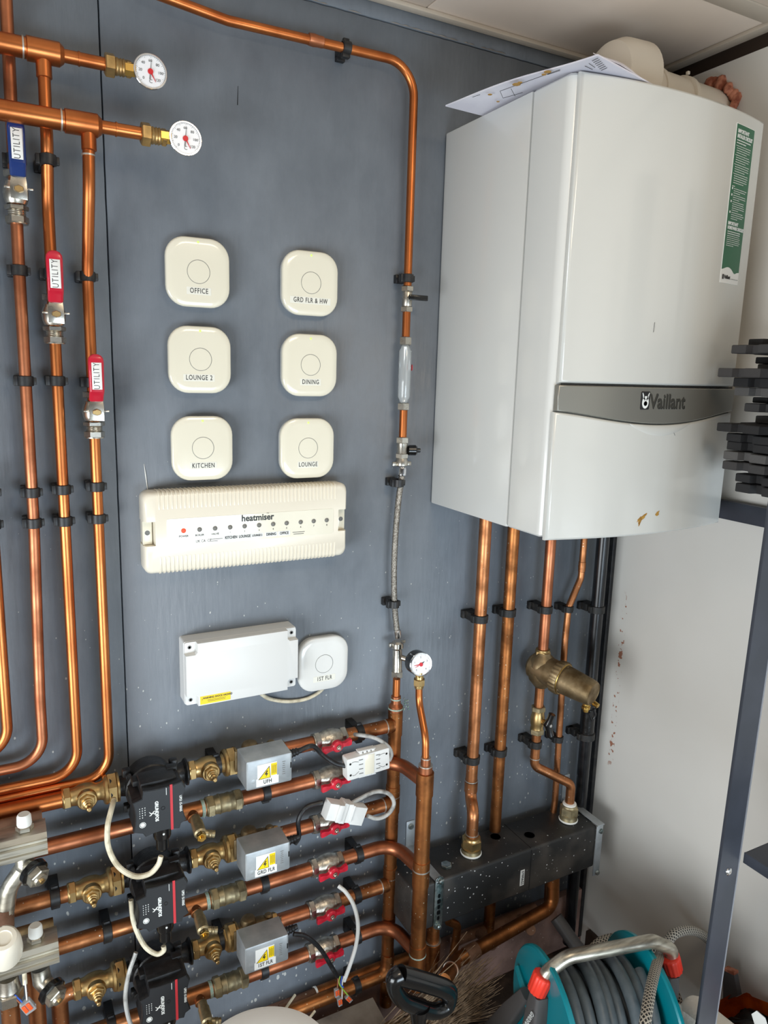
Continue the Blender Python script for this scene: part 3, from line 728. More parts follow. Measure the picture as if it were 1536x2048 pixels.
hz = [V((EX, EY, a_)), at(803, 960, EY), at(797, 1000, EY), at(791, 1070, EY), at(788, 1140, EY), at(789, 1208, EY), at(795, 1275, EY)]
hz[0] = at(805, 934, EY)
t = thing('braided_hose', 'braided steel flexible hose linking the two halves of the filling loop', 'hose', hz[0])
MB().tube(spline(hz, 10), 0.0062, 16).build('hose', 'braided', t)
for q0, q1 in ((hz[0], hz[1]), (hz[-1], hz[-2])):
    d = (q1 - q0).normalized(); MB().lathe(q0, d, [(0, .0075), (0.004, .0088), (0.016, .0088), (0.018, .0070)], 14).build('ferrule', 'chrome', t)
clip(797, 966, EY, 0.0078, 'black clip around the top of the braided hose'); clip(788, 1208, EY, 0.0078, 'black clip around the lower part of the braided hose')
t = thing('isolating_valve', 'nickel valve with wing nut below the braided hose', 'valve', at(795, 1310, EY))
c = at(795, 1282, EY); e = at(794, 1352, EY); L_ = (c - e).length
MB().lathe(e, c - e, [(0, .0085), (.001, .0105), (.014, .0105), (.015, .0100), (L_ - .018, .0100), (L_ - .014, .0130), (L_ - .004, .0130), (L_, .0085)], 22).build('body', 'nickel', t)
MB().hexn(e, c - e, -0.002, 0.012, 0.0130).build('nut', 'nickel', t)
MB().cyl(at(803, 1315, EY - 0.004), at(812, 1318, EY - 0.012), 0.0062, 0.0055).build('screw_boss', 'nickel', t)
MB().box(at(783, 1290, EY), (0.012, 0.006, 0.009), bev=0.0015).box(at(806, 1283, EY), (0.010, 0.005, 0.007), bev=0.0015).build('wing', 'nickel', t)

# header pipe F at the back
FX, FY, fr = -0.0900, -0.042, 0.0140
zf = lambda py: at(788, py, FY).z
pF = pipe('thick upright copper header close to the wall that the supply pipes tee into', [(FX, FY, zf(1412)), (FX, FY, zf(1972)), (FX - 0.0, FY, zf(2000))], fr, 'copper_brown')
MB().lathe((FX, FY, zf(1412)), Z_, [(-.012, .0150), (0, .0150), (.006, .0102), (.022, .0102), (.023, .0085)], 22).build('reducer', 'copper_dull', pF)
MB().cyl((FX, FY, zf(1405)), (FX, FY, e.z), 0.0078).build('upper_tube', 'copper_bright', pF)
ring(pF, (FX, FY, zf(1398)), Z_, 0.0098, 'verdigris', .003); ring(pF, (FX, FY, zf(1416)), Z_, 0.0150, 'verdigris', .003)
for py in (1590, 1750, 1845, 1948): sleeve(pF, (FX, FY, zf(py) + 0.012), Z_, 0.026, 0.0152, 'copper_brown', 'collar'); ring(pF, (FX, FY, zf(py)), Z_, 0.0146)
# crusty deposit
dp = MB(); rnd = random.Random(2)
for k in range(26):
    p = at(811 + rnd.uniform(-7, 6), 1408 + rnd.uniform(-14, 12), -0.001); dp.sphere(p, rnd.uniform(0.001, 0.0022), 6, (1, .6, 1))
tag(dp.build('flux_deposit', 'verdigris'), 'crusty pale green deposit on the wall by the header reducer', 'deposit', kind='stuff')
# header pipe G in front
GX, GY = -0.078, -0.150
zg = lambda py: at(848, py, GY).z
pG = pipe('thick upright copper header standing out from the wall under the pressure gauge', [(GX, GY, at(855, 1553, GY).z), (GX, GY, at(832, 1975, GY).z)], 0.0162, 'copper_brown')
q = [at(838, 1372, -0.10), at(838, 1405, -0.10), at(852, 1490, -0.13), V((GX, GY, at(853, 1545, GY).z))]
q[2] = V((GX, GY + 0.004, at(852, 1478, GY).z))
gl = MB().tube(fillet(q, [0.05, 0.05], 8), 0.0072, 16); gl.build('gauge_tube', 'copper_bright', pG)
g0 = at(853, 1545, GY).z
MB().lathe((GX, GY, g0 - 0.012), Z_, [(0, .0166), (.010, .0166), (.014, .0140), (.028, .0140), (.030, .0098), (.044, .0098), (.045, .0075)], 24).build('reducer', 'copper_dull', pG)
ring(pG, (GX, GY, g0 + 0.017), Z_, .0132); ring(pG, (GX, GY, g0 + .033), Z_, .0092); ring(pG, (GX, GY, g0 - .010), Z_, .0160)
for py, mtn in ((1738, 'solder'), (1905, 'verdigris')):
    zq = at(840, py, GY).z; sleeve(pG, (GX, GY, zq - 0.020), Z_, 0.040, 0.0176, 'copper_brown', 'tee_sleeve'); ring(pG, (GX, GY, zq), Z_, .0172, mtn, .003)
# pressure gauge
t = thing('pressure_gauge', 'black cased pressure gauge with white dial and red needle', 'gauge', q[0])
f_ = q[0]
MB().hexn(f_, Z_, 0.002, 0.016, 0.0125).lathe(f_, Z_, [(-0.004, .009), (0.002, .0095), (0.016, .0085), (0.030, .0075)], 20).build('brass_connector', 'brass', t)
MB().hexn(f_, Z_, 0.020, 0.027, 0.0090).build('stem', 'brass_bright', t)
nrm = V((-0.10, -0.98, 0.14)).normalized(); c = f_ + V((0, -0.004, 0.048)); ux, uy, _n = None, None, nrm
ux = Z_.cross(-nrm).normalized() * -1; ux = (V((1, 0, 0)) - nrm * nrm.x).normalized(); uy = nrm.cross(ux).normalized(); R = 0.0245
if uy.z < 0: uy = -uy
ux = uy.cross(nrm)
MB().lathe(c - nrm * 0.028, nrm, [(0, R * .90), (.003, R), (.026, R), (.0275, R * .99)], 40).build('case', 'black_gloss', t)
MB().lathe(c - nrm * 0.002, nrm, [(0, R * .995), (.003, R * .995), (.0038, R * .96), (.0036, R * .90), (.001, R * .88)], 40).build('bezel', 'chrome', t)
dl = MB().lathe(c - nrm * .001, nrm, [(0, R * .89), (.0012, R * .89)], 40).build('dial', 'gauge_white', t)
d = MB(); gauge_face(d, None, c + nrm * .0004, R, ux, uy, 0, 0, ('0', '1', '2', '3', '4')); d.build('scale', 'grey_letter', dl)
needle(c, R, ux, uy, 182, .62, R * .06, .15).build('needle', 'needle_red', t); MB().cyl(c, c + nrm * .002, R * .16).build('hub', 'needle_red', t)
needle(c, R, ux, uy, 200, .58, R * .03, -.25).build('set_pointer', 'needle_red', t)
needle(c, R, ux, uy, 35, .38, R * .05, -.15).build('counterweight', 'dark_letter', t)
# ================================================================ HUBS AND CONTROL BOXES
def make_hub(mtn, led, text, tdx):
    def f():
        t = thing('heating_hub', '', 'wireless control hub'); W = 0.107; H = 0.112
        P = lambda s, y, r=0.033: [V((p[0], y, p[1])) for p in rrect(W * s, H * s, r * s, 8)]
        MB().loft([P(0.955, 0.0), P(0.965, -0.006), P(0.985, -0.007), P(0.99, -0.010)]).build('base', 'casing_white', t, local=True)
        MB().loft([P(0.99, -0.010), P(1.0, -0.0115), P(1.0, -0.0165), P(0.985, -0.0190), P(0.95, -0.0204), P(0.80, -0.0210)]).build('cover', mtn, t, 50, local=True)
        MB().lathe((0, -0.0209, 0.001), OUT, [(0, 0.0193), (0.0003, 0.0193), (0.0003, 0.0186), (0, 0.0186)], 48).build('button_rim', 'grey_letter', t, local=True)
        MB().lathe((0, -0.0209, 0.001), OUT, [(0, 0.0185), (0.0005, 0.0182), (0.0006, 0.010)], 48).build('button', mtn, t, local=True)
        st = MB().box((tdx, -0.02115, -0.030), (len(text) * 0.0062 + 0.004, 0.0004, 0.012)).build('sticker', 'clear_label', t, local=True)
        lt = MB(); letter(lt, text, 0.0118, (tdx, -0.0215, -0.030), X_, Z_, 0.72, 1.16, 0.00005); lt.build('lettering', 'dark_letter', st, local=True)
        if led: MB().sphere((0, -0.0206, 0.048), 0.0022, 10, (1, .4, 1)).build('indicator_light', 'led_green', t, local=True)
        return t
    return f
for (px, py), text, dx, lab, led, mt_ in (
        ((397, 545), 'OFFICE', 0.0, 'left column of hubs, highest, marked OFFICE', 1, 'cover_cream'),
        ((401, 720), 'LOUNGE 2', -0.003, 'left column of hubs, middle, marked LOUNGE 2', 1, 'cover_cream'),
        ((406, 897), 'KITCHEN', 0.0, 'left column of hubs, lowest, marked KITCHEN', 1, 'cover_cream'),
        ((622, 567), 'GRD FLR & HW', -0.001, 'right column of hubs, highest, marked GRD FLR & HW', 1, 'cover_cream'),
        ((621, 731), 'DINING', 0.0, 'right column of hubs, middle, marked DINING', 1, 'cover_cream'),
        ((616, 897), 'LOUNGE', 0.0, 'right column of hubs, lowest, marked LOUNGE', 1, 'cover_cream'),
        ((648, 1328), '1ST FLR', 0.001, 'hub marked 1ST FLR beside the plain white box', 0, 'cover_white')):
    p = at(px, py, -0.02); p.y = 0
    inst(('hub', text), make_hub(mt_, led, text, dx), 'glossy off-white square hub, ' + lab if led else 'glossy white square ' + lab, p, (0, math.radians({'1ST FLR': 0.5}.get(text, 0)), 0), 'square wall hubs')

# wiring centre
wx0, wx1, wz0, wz1, wd = -0.590, -0.2125, -0.0845, 0.0575, 0.045
t = thing('wiring_centre', 'long cream ribbed wiring centre box with a row of indicator lights', 'control box', ((wx0 + wx1) / 2, 0, (wz0 + wz1) / 2))
cx, cz = (wx0 + wx1) / 2, (wz0 + wz1) / 2; W, H = wx1 - wx0, wz1 - wz0
P = lambda w_, h_, y, r: [V((cx + p[0], y, cz + p[1])) for p in rrect(w_, h_, r, 6)]
def notched(w_, h_, r, nd):
    # rounded rectangle with a square notch at each short side
    out = []
    base = rrect(w_, h_, r, 6)
    nh = 0.021
    k = len(base) // 4
    seq = base[0:k] + base[k:2 * k] + [(-w_ / 2, nh), (-w_ / 2 + nd, nh), (-w_ / 2 + nd, -nh), (-w_ / 2, -nh)] + base[2 * k:3 * k] + base[3 * k:] + [(w_ / 2, -nh), (w_ / 2 - nd, -nh), (w_ / 2 - nd, nh), (w_ / 2, nh)]
    return seq
b = MB()
N_ = lambda w_, h_, y, r, nd: [V((cx + p[0], y, cz + p[1])) for p in notched(w_, h_, r, nd)]
b.loft([N_(W * 0.985, H * 0.96, 0.0, 0.012, .016), N_(W, H, -0.008, 0.013, .017), N_(W, H, -wd + 0.009, 0.013, .018), N_(W - .004, H - .006, -wd + 0.003, 0.014, .017), N_(W - .010, H - .014, -wd, 0.016, .014)])
b.box((cx, -0.012, cz), (W - 0.004, 0.02, 0.044))
b.build('casing', 'cream_plastic', t, 40)
rb = MB(); rb2 = MB()
n = 46
for i in range(n):
    x = wx0 + 0.026 + (W - 0.052) * i / (n - 1)
    for sgn in (1, -1):
        zt_ = cz + sgn * (H / 2)
        (rb if sgn > 0 else rb2).loft([[V((x - .0011, y_, z_)), V((x + .0011, y_, z_)), V((x + .0011, y2, z2)), V((x - .0011, y2, z2))] for y_, z_, y2, z2 in
                 ((-0.010, zt_, -0.010, zt_ + sgn * .0010), (-wd + .009, zt_, -wd + .008, zt_ + sgn * .0014), (-wd + .003, zt_ - sgn * .003, -wd + .0015, zt_ - sgn * .0015), (-wd, zt_ - sgn * .008, -wd - .0012, zt_ - sgn * .007), (-wd, zt_ - sgn * .028, -wd - .0006, zt_ - sgn * .0295))])
rb.build('upper_ribs', 'cream_plastic', t, 60); rb2.build('lower_ribs', 'cream_plastic', t, 60)
pn = MB().prism(rrect(0.310, 0.048, 0.003, 3), (cx + 0.004, -wd, cz + 0.000), X_, Z_, 0.0006).build('fascia', 'cover_cream', t)
lt = MB(); letter(lt, 'heatmiser', 0.0165, (cx + 0.010, -wd - 0.0008, cz + 0.0165), X_, Z_, 0.92, 1.0, 0.0004)
letter(lt, '~', 0.008, (cx + 0.029, -wd - 0.0008, cz + 0.024), X_, Z_)
for s_, px in (('POWER', 367), ('BOILER', 399), ('VALVE', 430)):
    letter(lt, s_, 0.0046, (at(px, 1062, -wd).x, -wd - .0008, cz - 0.0075), X_, Z_, 1.0, 1.05, 0.0001)
for k, px in enumerate((460, 489, 518, 546, 573, 601, 627, 653)):
    letter(lt, str(k + 1), 0.0046, (at(px, 1060, -wd).x, -wd - .0008, cz - 0.0068), X_, Z_)
letter(lt, 'UK CA  CE', 0.0072, (at(407, 1085, -wd).x, -wd - .0008, cz - 0.0185), X_, Z_, 0.8)
for dz in (0, -.0035):
    lt.box((at(433, 1085, -wd).x + dz, -wd - .0008, cz - 0.0165 + dz), (0.022 + dz * 3, .0002, .0009))
    lt.box((at(597, 1072, -wd).x, -wd - .0008, cz - 0.0160 + dz), (0.024 + dz, .0002, .0009))
lt.build('lettering', 'dark_letter', pn)
for k, px in enumerate((367, 399, 430, 460, 489, 518, 546, 573, 601, 627, 653)):
    p = at(px, 1065 - (px - 367) * 0.066, -wd)
    MB().lathe((p.x, -wd - .0002, cz + 0.0025), OUT, [(0, .0043), (.001, .0042), (.0018, .003), (.0021, 0.0005)], 16).build('indicator_light', 'led_red' if k == 0 else 'led_off', pn)
for s_, px in (('KITCHEN', 462), ('LOUNGE', 489), ('LOUNGE 2', 514), ('DINING', 542), ('OFFICE', 568)):
    p = at(px, 1080, -wd); l = 0.0235
    st = MB().box((p.x, -wd - .0008, cz - 0.0160), (l, .0004, 0.0085)).build('sticker', 'paper_label', pn)
    lt = MB(); letter(lt, s_, 0.0068 if len(s_) < 8 else 0.005, (p.x, -wd - .0012, cz - 0.0160), X_, Z_, 0.78, 1.0, 0.00015); lt.build('lettering', 'dark_letter', st)
for sx in (-1, 1):
    x = cx + sx * (W / 2 - 0.008)
    MB().box((x, -0.030, cz), (0.016, 0.004, 0.041), bev=.001).build('screw_tab', 'cover_cream', t)
    MB().lathe((x, -0.032, cz), OUT, [(0, .0044), (.0008, .0042), (.0008, .0030), (.0001, .0028)], 16).build('screw', 'grey_letter', t)

# plain junction box with yellow warning strip
bx0, bx1, bz0, bz1, bd_ = -0.5265, -0.3125, -0.338, -0.2175, 0.050
t = thing('junction_box', 'plain white rectangular box with yellow warning sticker and corner screws', 'electrical box', ((bx0 + bx1) / 2, 0, (bz0 + bz1) / 2))
cx, cz, W, H = (bx0 + bx1) / 2, (bz0 + bz1) / 2, bx1 - bx0, bz1 - bz0
P = lambda w_, h_, y, r: [V((cx + p[0], y, cz + p[1])) for p in rrect(w_, h_, r, 4)]
MB().loft([P(W, H, 0, .004), P(W, H, -0.033, .004), P(W - .002, H - .002, -0.034, .004)]).build('base', 'white_plastic', t)
q = 0.021
cross = [(W/2, H/2 - q), (W/2 - q + .004, H/2 - q), (W/2 - q, H/2 - q + .004), (W/2 - q, H/2), (-W/2 + q, H/2), (-W/2 + q, H/2 - q + .004), (-W/2 + q - .004, H/2 - q), (-W/2, H/2 - q),
         (-W/2, -H/2 + q), (-W/2 + q - .004, -H/2 + q), (-W/2 + q, -H/2 + q - .004), (-W/2 + q, -H/2), (W/2 - q, -H/2), (W/2 - q, -H/2 + q - .004), (W/2 - q + .004, -H/2 + q), (W/2, -H/2 + q)]
cross = [(a * .995, b2 * .995) for a, b2 in cross]
lid = MB().prism(cross, (cx, -0.034, cz), X_, Z_, bd_ - .034, .0015); lid.loft([P(W * .99, H * .99, -0.034, .004), P(W * .99, H * .99, -0.0375, .004)]); lid.build('lid', 'white_plastic', t)
for sx in (-1, 1):
    for sz in (-1, 1):
        MB().lathe((cx + sx * (W / 2 - .010), -0.0375, cz + sz * (H / 2 - .010)), OUT, [(0, .0036), (.0008, .0034), (.0008, .0022), (-.002, .0018)], 14).build('corner_screw', 'grey_letter', t)
p = at(431, 1396, -bd_)
st = MB().box((p.x, -bd_ - .0003, p.z), (0.056, .0004, 0.0155)).build('warning_sticker', 'yellow_label', t)
lt = MB(); letter(lt, 'WARNING: SHOCK HAZARD', 0.0052, (p.x + .004, -bd_ - .0006, p.z + .0035), X_, Z_, .80, 1, .0001)
lt.box((p.x + .002, -bd_ - .0006, p.z - .001), (.034, .0002, .0006)).box((p.x + .002, -bd_ - .0006, p.z - .0035), (.032, .0002, .0006))
letter(lt, '!', 0.006, (p.x - .0245, -bd_ - .0006, p.z + .001), X_, Z_); lt.build('lettering', 'dark_letter', st)
t = thing('hub_cable', 'short cream cable looping from the plain white box to the 1ST FLR hub', 'cable', at(530, 1395, -0.008))
MB().tube(spline([at(522, 1388, -0.010), at(540, 1398, -0.007), at(575, 1403, -0.006), at(612, 1398, -0.006), at(640, 1383, -0.006), at(652, 1366, -0.006)], 8), 0.0036, 10).build('cable', 'cream_cable', t)

# ================================================================ PIPE ROWS
LY = -0.050; lr = 0.0140
S = [-0.4600, -0.6405, -0.8365]; Rn = [-0.5415, -0.7395, -0.9380]
rowname = ['top', 'middle', 'bottom']
X2 = lambda px, py, Y=LY: at(px, py, Y).x
def make_union_valve():
    """brass pump isolating valve; pipe enters from -X, big union nut on +X, spindle outward"""
    t = thing('isolating_valve', '', 'valve')
    b = MB().hexn((0, 0, 0), X_, -0.036, -0.024, 0.0185).lathe((0, 0, 0), X_, [(-.038, .0150), (-.036, .0168), (-.035, .0168), (-.034, .0150), (-.024, .0150), (-.018, .0155), (-.010, .0185), (0, .0195), (.010, .0185), (.017, .0150), (.024, .0155), (.030, .0190), (.036, .0195)], 26)
    b.build('body', 'brass', t, local=True)
    n_ = MB().lathe((0, 0, 0), X_, [(.028, .0220), (.030, .0245), (.034, .0255), (.0345, .0235), (.036, .0235)], 28).hexn((0, 0, 0), X_, .034, .050, .0275, ch=.08).lathe((0, 0, 0), X_, [(.050, .0255), (.0535, .0250), (.054, .022)], 28)
    n_.build('union_nut', 'brass', t, local=True)
    s_ = MB().lathe((0, -0.012, 0), OUT, [(0, .0165), (.010, .0168), (.012, .0150)], 24).hexn((0, -0.012, 0), OUT, .011, .018, .0135).lathe((0, -0.012, 0), OUT, [(.018, .0085), (.022, .0090), (.023, .0070), (.026, .0075), (.027, .0058), (.031, .0062), (.033, .0040), (.040, .0038), (.041, .0026)], 18)
    s_.build('spindle', 'brass', t, local=True)
    return t
def make_butterfly():
    t = thing('butterfly_valve', '', 'valve')
    MB().lathe((0, 0, 0), X_, [(-.026, .0165), (-.022, .0170), (-.017, .0185), (-.012, .0200), (-.002, .0210), (.008, .0205), (.014, .0180), (.020, .0165)], 28).cyl((0, -.010, 0), (0, -.031, 0), .0080, .0075).build('body', 'nickel_cast', t, local=True)
    for a, b_ in ((-.038, -.025), (.019, .032)):
        MB().hexn((0, 0, 0), X_, a, b_, .0200).lathe((0, 0, 0), X_, [(a - .002, .0152), (a - .0015, .0170), (a + .001, .0170)], 24).build('nut', 'nickel', t, local=True)
    h = MB(); h.lathe((0, -.026, 0), OUT, [(0, .0110), (.002, .0120), (.009, .0115), (.011, .0095)], 20)
    def wing(s, a0, dz):
        rings = []
        for u, hh, yy in ((0.004, .0056, -.030), (.010, .0056, -.031), (.016, .0044, -.032), (.023, .0070, -.031), (.0295, .0075, -.030), (.031, .0055, -.030)):
            cz_ = dz * (u / .04); rings.append([V((s * u, yy + .0035, cz_ - hh)), V((s * u, yy + .0035, cz_ + hh)), V((s * u, yy - .0035, cz_ + hh * .8)), V((s * u, yy - .0035, cz_ - hh * .8))])
        h.loft(rings)
    wing(-1, 0, -.007); wing(1, 0, .0035)
    h.build('handle', 'red_handle', t, local=True)
    MB().hexn((0, -.0365, 0), OUT, 0, .004, .0055).lathe((0, -.0365, 0), OUT, [(.004, .0040), (.007, .0036), (.008, .0025)], 14).build('screw', 'nickel', t, local=True)
    return t
def make_coupler():
    t = thing('compression_coupler', '', 'pipe fitting')
    MB().lathe((0, 0, 0), X_, [(-.020, .0165), (-.010, .0178), (-.009, .0190), (-.007, .0178), (.004, .0170), (.008, .0182), (.010, .0182), (.012, .0172), (.020, .0165)], 26).build('body', 'brass_dirty', t, local=True)
    for a in (-.033, .019):
        MB().hexn((0, 0, 0), X_, a, a + .014, .0205).lathe((0, 0, 0), X_, [(a - .002, .0150), (a - .001, .0165), (a + .001, .017)] if a < 0 else [(a + .013, .017), (a + .015, .0165), (a + .016, .0150)], 24).build('nut', 'brass_dirty', t, local=True)
    return t
def make_drain():
    t = thing('drain_cock', '', 'drain valve')
    d = V((-0.02, -1.0, -0.14)).normalized()
    MB().lathe((0, -.010, 0), d, [(0, .0092), (.012, .0092), (.013, .0108), (.042, .0112), (.044, .0098), (.045, .0085), (.050, .0085)], 20).build('body', 'brass_dirty', t, local=True)
    e = V((0, -.010, 0)) + d * .046
    MB().hexn(e, d, -.003, .008, .0090).cyl(e + d * .008, e + d * .012, .004).build('spindle', 'brass_bright', t, local=True)
    o = V((0, -.010, 0)) + d * .040; k = V((0.95, -0.2, -0.25)).normalized()
    MB().lathe(o, k, [(0, .0062), (.014, .0062), (.015, .0072), (.017, .0060), (.019, .0072), (.021, .0060), (.026, .0066)], 16).build('hose_tail', 'brass_dirty', t, local=True)
    return t
def make_pump():
    t = thing('circulation_pump', '', 'pump')
    v = MB()
    v.lathe((0, 0.016, 0), OUT, [(0, .030), (.004, .040), (.030, .044), (.044, .044), (.048, .040)], 36)
    for s_ in (-1, 1):
        v.lathe((0, 0, 0), X_ * s_, [(.030, .026), (.040, .0190), (.052, .0165), (.060, .0190), (.064, .0240), (.067, .0245)], 24)
        v.box((s_ * .040, -.016, .033), (.014, .014, .014), bev=.003).box((s_ * .040, -.016, -.033), (.014, .014, .014), bev=.003)
    v.build('volute', 'pump_iron', t, local=True)
    for s_ in (-1, 1):
        for z_ in (.031, -.031): MB().hexn((s_ * .038, -.024, z_), OUT, 0, .007, .005).cyl((s_ * .038, -.024, z_), (s_ * .038, -.030, z_), .0035).build('flange_bolt', 'pump_iron', t, local=True)
    W = .094; H = .094
    oct_ = lambda s_, c=.016: [(W/2*s_, H/2*s_ - c), (W/2*s_ - c, H/2*s_ - .004), (W/2*s_ - c - .004, H/2*s_), (-W/2*s_ + c + .004, H/2*s_), (-W/2*s_ + c, H/2*s_ - .004), (-W/2*s_, H/2*s_ - c),
                               (-W/2*s_, -H/2*s_ + c), (-W/2*s_ + c, -H/2*s_ + .004), (-W/2*s_ + c + .004, -H/2*s_), (W/2*s_ - c - .004, -H/2*s_), (W/2*s_ - c, -H/2*s_ + .004), (W/2*s_, -H/2*s_ + c)]
    def bulge(s_, y):
        # bowed right side and bottom, chamfered notches at the corners like the control cover
        pts = []
        def seg(a, b, bow, n=7):
            for k in range(n):
                u = k / n; x = a[0] + (b[0] - a[0]) * u; z_ = a[1] + (b[1] - a[1]) * u; m_ = 4 * u * (1 - u) * bow
                dx, dz = b[0] - a[0], b[1] - a[1]; l = math.hypot(dx, dz); pts.append((x + dz / l * m_, z_ - dx / l * m_))
        w2, h2, c = W / 2, H / 2, .014
        corners = [(w2 - .010, h2 - .004), (w2 - .004, h2 - .016), (w2 - .004, -h2 + .016), (w2 - .013, -h2 + .012), (w2 - .016, -h2 + .003), (-w2 + .022, -h2 + .003), (-w2 + .018, -h2 + .010), (-w2 + .003, -h2 + .016), (-w2 + .003, h2 - .024), (-w2 + .018, h2 - .020), (-w2 + .020, h2 - .006)]
        bows = [0, .006, 0, 0, .004, 0, 0, .004, 0, 0, .003]
        for i in range(len(corners)): seg(corners[i], corners[(i + 1) % len(corners)], bows[i])
        return [V((p[0] * s_, y, p[1] * s_)) for p in pts]
    MB().lathe((0, -.026, 0), OUT, [(0, .042), (.020, .041), (.024, .039)], 32).build('motor', 'pump_black', t, local=True)
    h = MB(); h.loft([bulge(.93, -.040), bulge(.97, -.044), bulge(.975, -.086), bulge(.985, -.090), bulge(1.0, -.091), bulge(1.0, -.098), bulge(.985, -.1005)])
    h.box((.002, -.064, .038), (.060, .040, .012), bev=.003)
    h.box((-.030, -.052, .034), (.014, .022, .010), bev=.002).box((.030, -.048, .040), (.018, .016, .012), bev=.002)
    h.build('control_box', 'pump_black', t, 30, local=True)
    fp = MB().loft([bulge(.965, -.1004), bulge(.955, -.1012)]).build('face_plate', 'pump_face', t, local=True)
    MB().box((.0185, -.1014, .000), (.0042, .0010, .083)).build('stripe', 'red_stripe', fp, local=True)
    lt = MB(); yy = -.1014
    letter(lt, 'GRUNDFOS', .0075, (-.0060, yy, -.001), -Z_, X_, .92, 1.0, .0003)
    l2 = MB(); letter(l2, 'UPS3 15-50/65', .0058, (.0335, yy, .003), -Z_, X_, .85, 1.0, .0001); l2.build('model_lettering', 'white_letter', fp, local=True)
    # crossed swirl emblem
    for a in (35, -35):
        ca, sa = math.cos(math.radians(a)), math.sin(math.radians(a))
        pts = [V((-.0130 + ca * u, yy - .0002, -.003 + sa * u + .0012 * math.sin(u * 500))) for u in (-.0062, -.003, 0, .003, .0062)]
        lt.tube(pts, [.0004, .0009, .0007, .0009, .0004], 6)
    lt.lathe((-.029, yy, -.020), OUT, [(0, .0052), (.0003, .0052), (.0003, .0044), (0, .0044)], 24).lathe((-.029, yy, -.020), OUT, [(0, .0036), (.0003, .0034)], 20)
    for j in range(3):
        for k in range(5 if j < 2 else 4): lt.box((-.033 + j * .0042, yy, .010 - k * .0042), (.0012 if j else .0008, .0003, .0016))
    lt.box((.0105, yy, .031), (.0008, .0003, .013))
    lt.build('lettering', 'white_letter', fp, local=True)
    MB().lathe((.0045, -.1010, .002), OUT, [(0, .0034), (.0006, .0034), (.0006, .0026), (-.001, .0024)], 18).build('sensor_port', 'black_gloss', fp, local=True)
    pg = MB().lathe((.006, -.078, -.040), -Z_, [(0, .0155), (.022, .0150), (.026, .0135), (.027, .0110), (.046, .0105), (.050, .0070)], 18)
    pg.build('plug', 'black_gloss', t, local=True)
    MB().sphere((.006, -.0925, -.052), .0022, 8).build('plug_dot', 'white_letter', t, local=True)
    return t
def warn(st, c, w_, txt):
    pass
def make_motor_valve(text):
    def f():
        t = thing('motorised_valve', '', 'zone valve')
        b = MB().lathe((0, 0, 0), X_, [(-.056, .0150), (-.050, .0185), (-.036, .0190), (-.020, .0210), (.0, .0215), (.020, .0210), (.036, .0180), (.046, .0150)], 26)
        b.lathe((-.008, 0, .004), Z_, [(0, .0160), (.020, .0160), (.026, .013), (.028, .009)], 22).lathe((.034, 0, .002), Z_, [(0, .0085), (.020, .0085), (.023, .005)], 16)
        b.build('body', 'brass_cast', t, local=True)
        MB().hexn((0, 0, 0), X_, -.060, -.044, .0220).build('nut', 'brass', t, local=True)
        MB().hexn((0, 0, 0), X_, .040, .052, .0205).build('nut', 'brass', t, local=True)
        # steel head: open-backed folded cover, front corners rounded
        W, H, y0, y1 = .086, .0560, -.036, -.090; zc = .0150
        P = lambda w_, h_, y, r: [V((p[0], y, zc + p[1])) for p in rrect(w_, h_, r, 4)]
        MB().loft([P(W, H, y0, .0015), P(W, H, y1 + .003, .0025), P(W - .001, H - .001, y1 + .001, .003), P(W - .005, H - .005, y1, .003)]).build('head_cover', 'galvanised', t, local=True)
        MB().box((.002, y0 + .006, zc), (W + .010, .0025, H * .72), bev=.0005).build('base_plate', 'brass_cast', t, local=True)
        sk = MB().prism([(-.021, -.026), (.021, -.026), (.021, -.011), (.018, -.011), (.018, .016), (-.019, .016), (-.019, -.011), (-.021, -.011)], (-.004, y1 - .0002, zc + .002), X_, Z_, .0004).build('sticker', 'paper_label', t, local=True)
        MB().prism([(-.0175, -.0125), (.0055, -.0125), (.0035, .0105)], (-.004, y1 - .0007, zc + .002), X_, Z_, .0003).build('triangle_border', 'dark_letter', sk, local=True)
        MB().prism([(-.0155, -.0115), (.0045, -.0115), (.0028, .0085)], (-.004, y1 - .0010, zc + .002), X_, Z_, .0003).build('triangle', 'yellow_label', sk, local=True)
        MB().box((.0080, y1 - .0009, zc + .0045), (.011, .0004, .023)).build('yellow_panel', 'yellow_label', sk, local=True)
        lt = MB(); yy = y1 - .0014
        lt.prism([(.000, .006), (-.004, -.001), (-.0005, -.001), (-.0015, -.006), (.003, .001), (-.0003, .001), (.0028, .006)], (-.006, yy, zc - .0015), X_, Z_, .0002)
        for k in range(5): lt.box((.0040 + k * .0020, yy, zc + .0045), (.0004, .0002, .018 - (k % 2) * .003))
        letter(lt, text, .0105, (-.004, yy + .0006, zc - .0170), X_, Z_, .76, 1.10, .0001)
        lt.build('lettering', 'dark_letter', sk, local=True)
        gm = MB()
        for k in range(7): gm.box((.027, y1 - .0002, zc - .010 + k * .004), (.006 - (k % 3) * .001, .0003, .0012))
        gm.build('marking', 'grey_letter', t, local=True)
        MB().lathe((-.030, y1 + .0008, zc - .012), OUT, [(0, .0048), (.0009, .0044), (.0012, .002)], 18).build('rivet', 'galvanised', t, local=True)
        MB().box((.0405, y1 - .0002, zc + .004), (.0022, .0006, .011), bev=.0002).build('lever_slot', 'gap_dark', t, local=True)
        g = MB().lathe((W / 2 + .001, -.056, .020), V((1, 0, .12)), [(0, .0088), (.004, .0090), (.006, .0080), (.010, .0085), (.012, .0068), (.016, .0078), (.018, .0062), (.022, .0072), (.024, .0055), (.030, .0050)], 14)
        g.build('cable_gland', 'black_plastic', t, local=True)
        return t
    return f
mvx = X2(540, 1500)
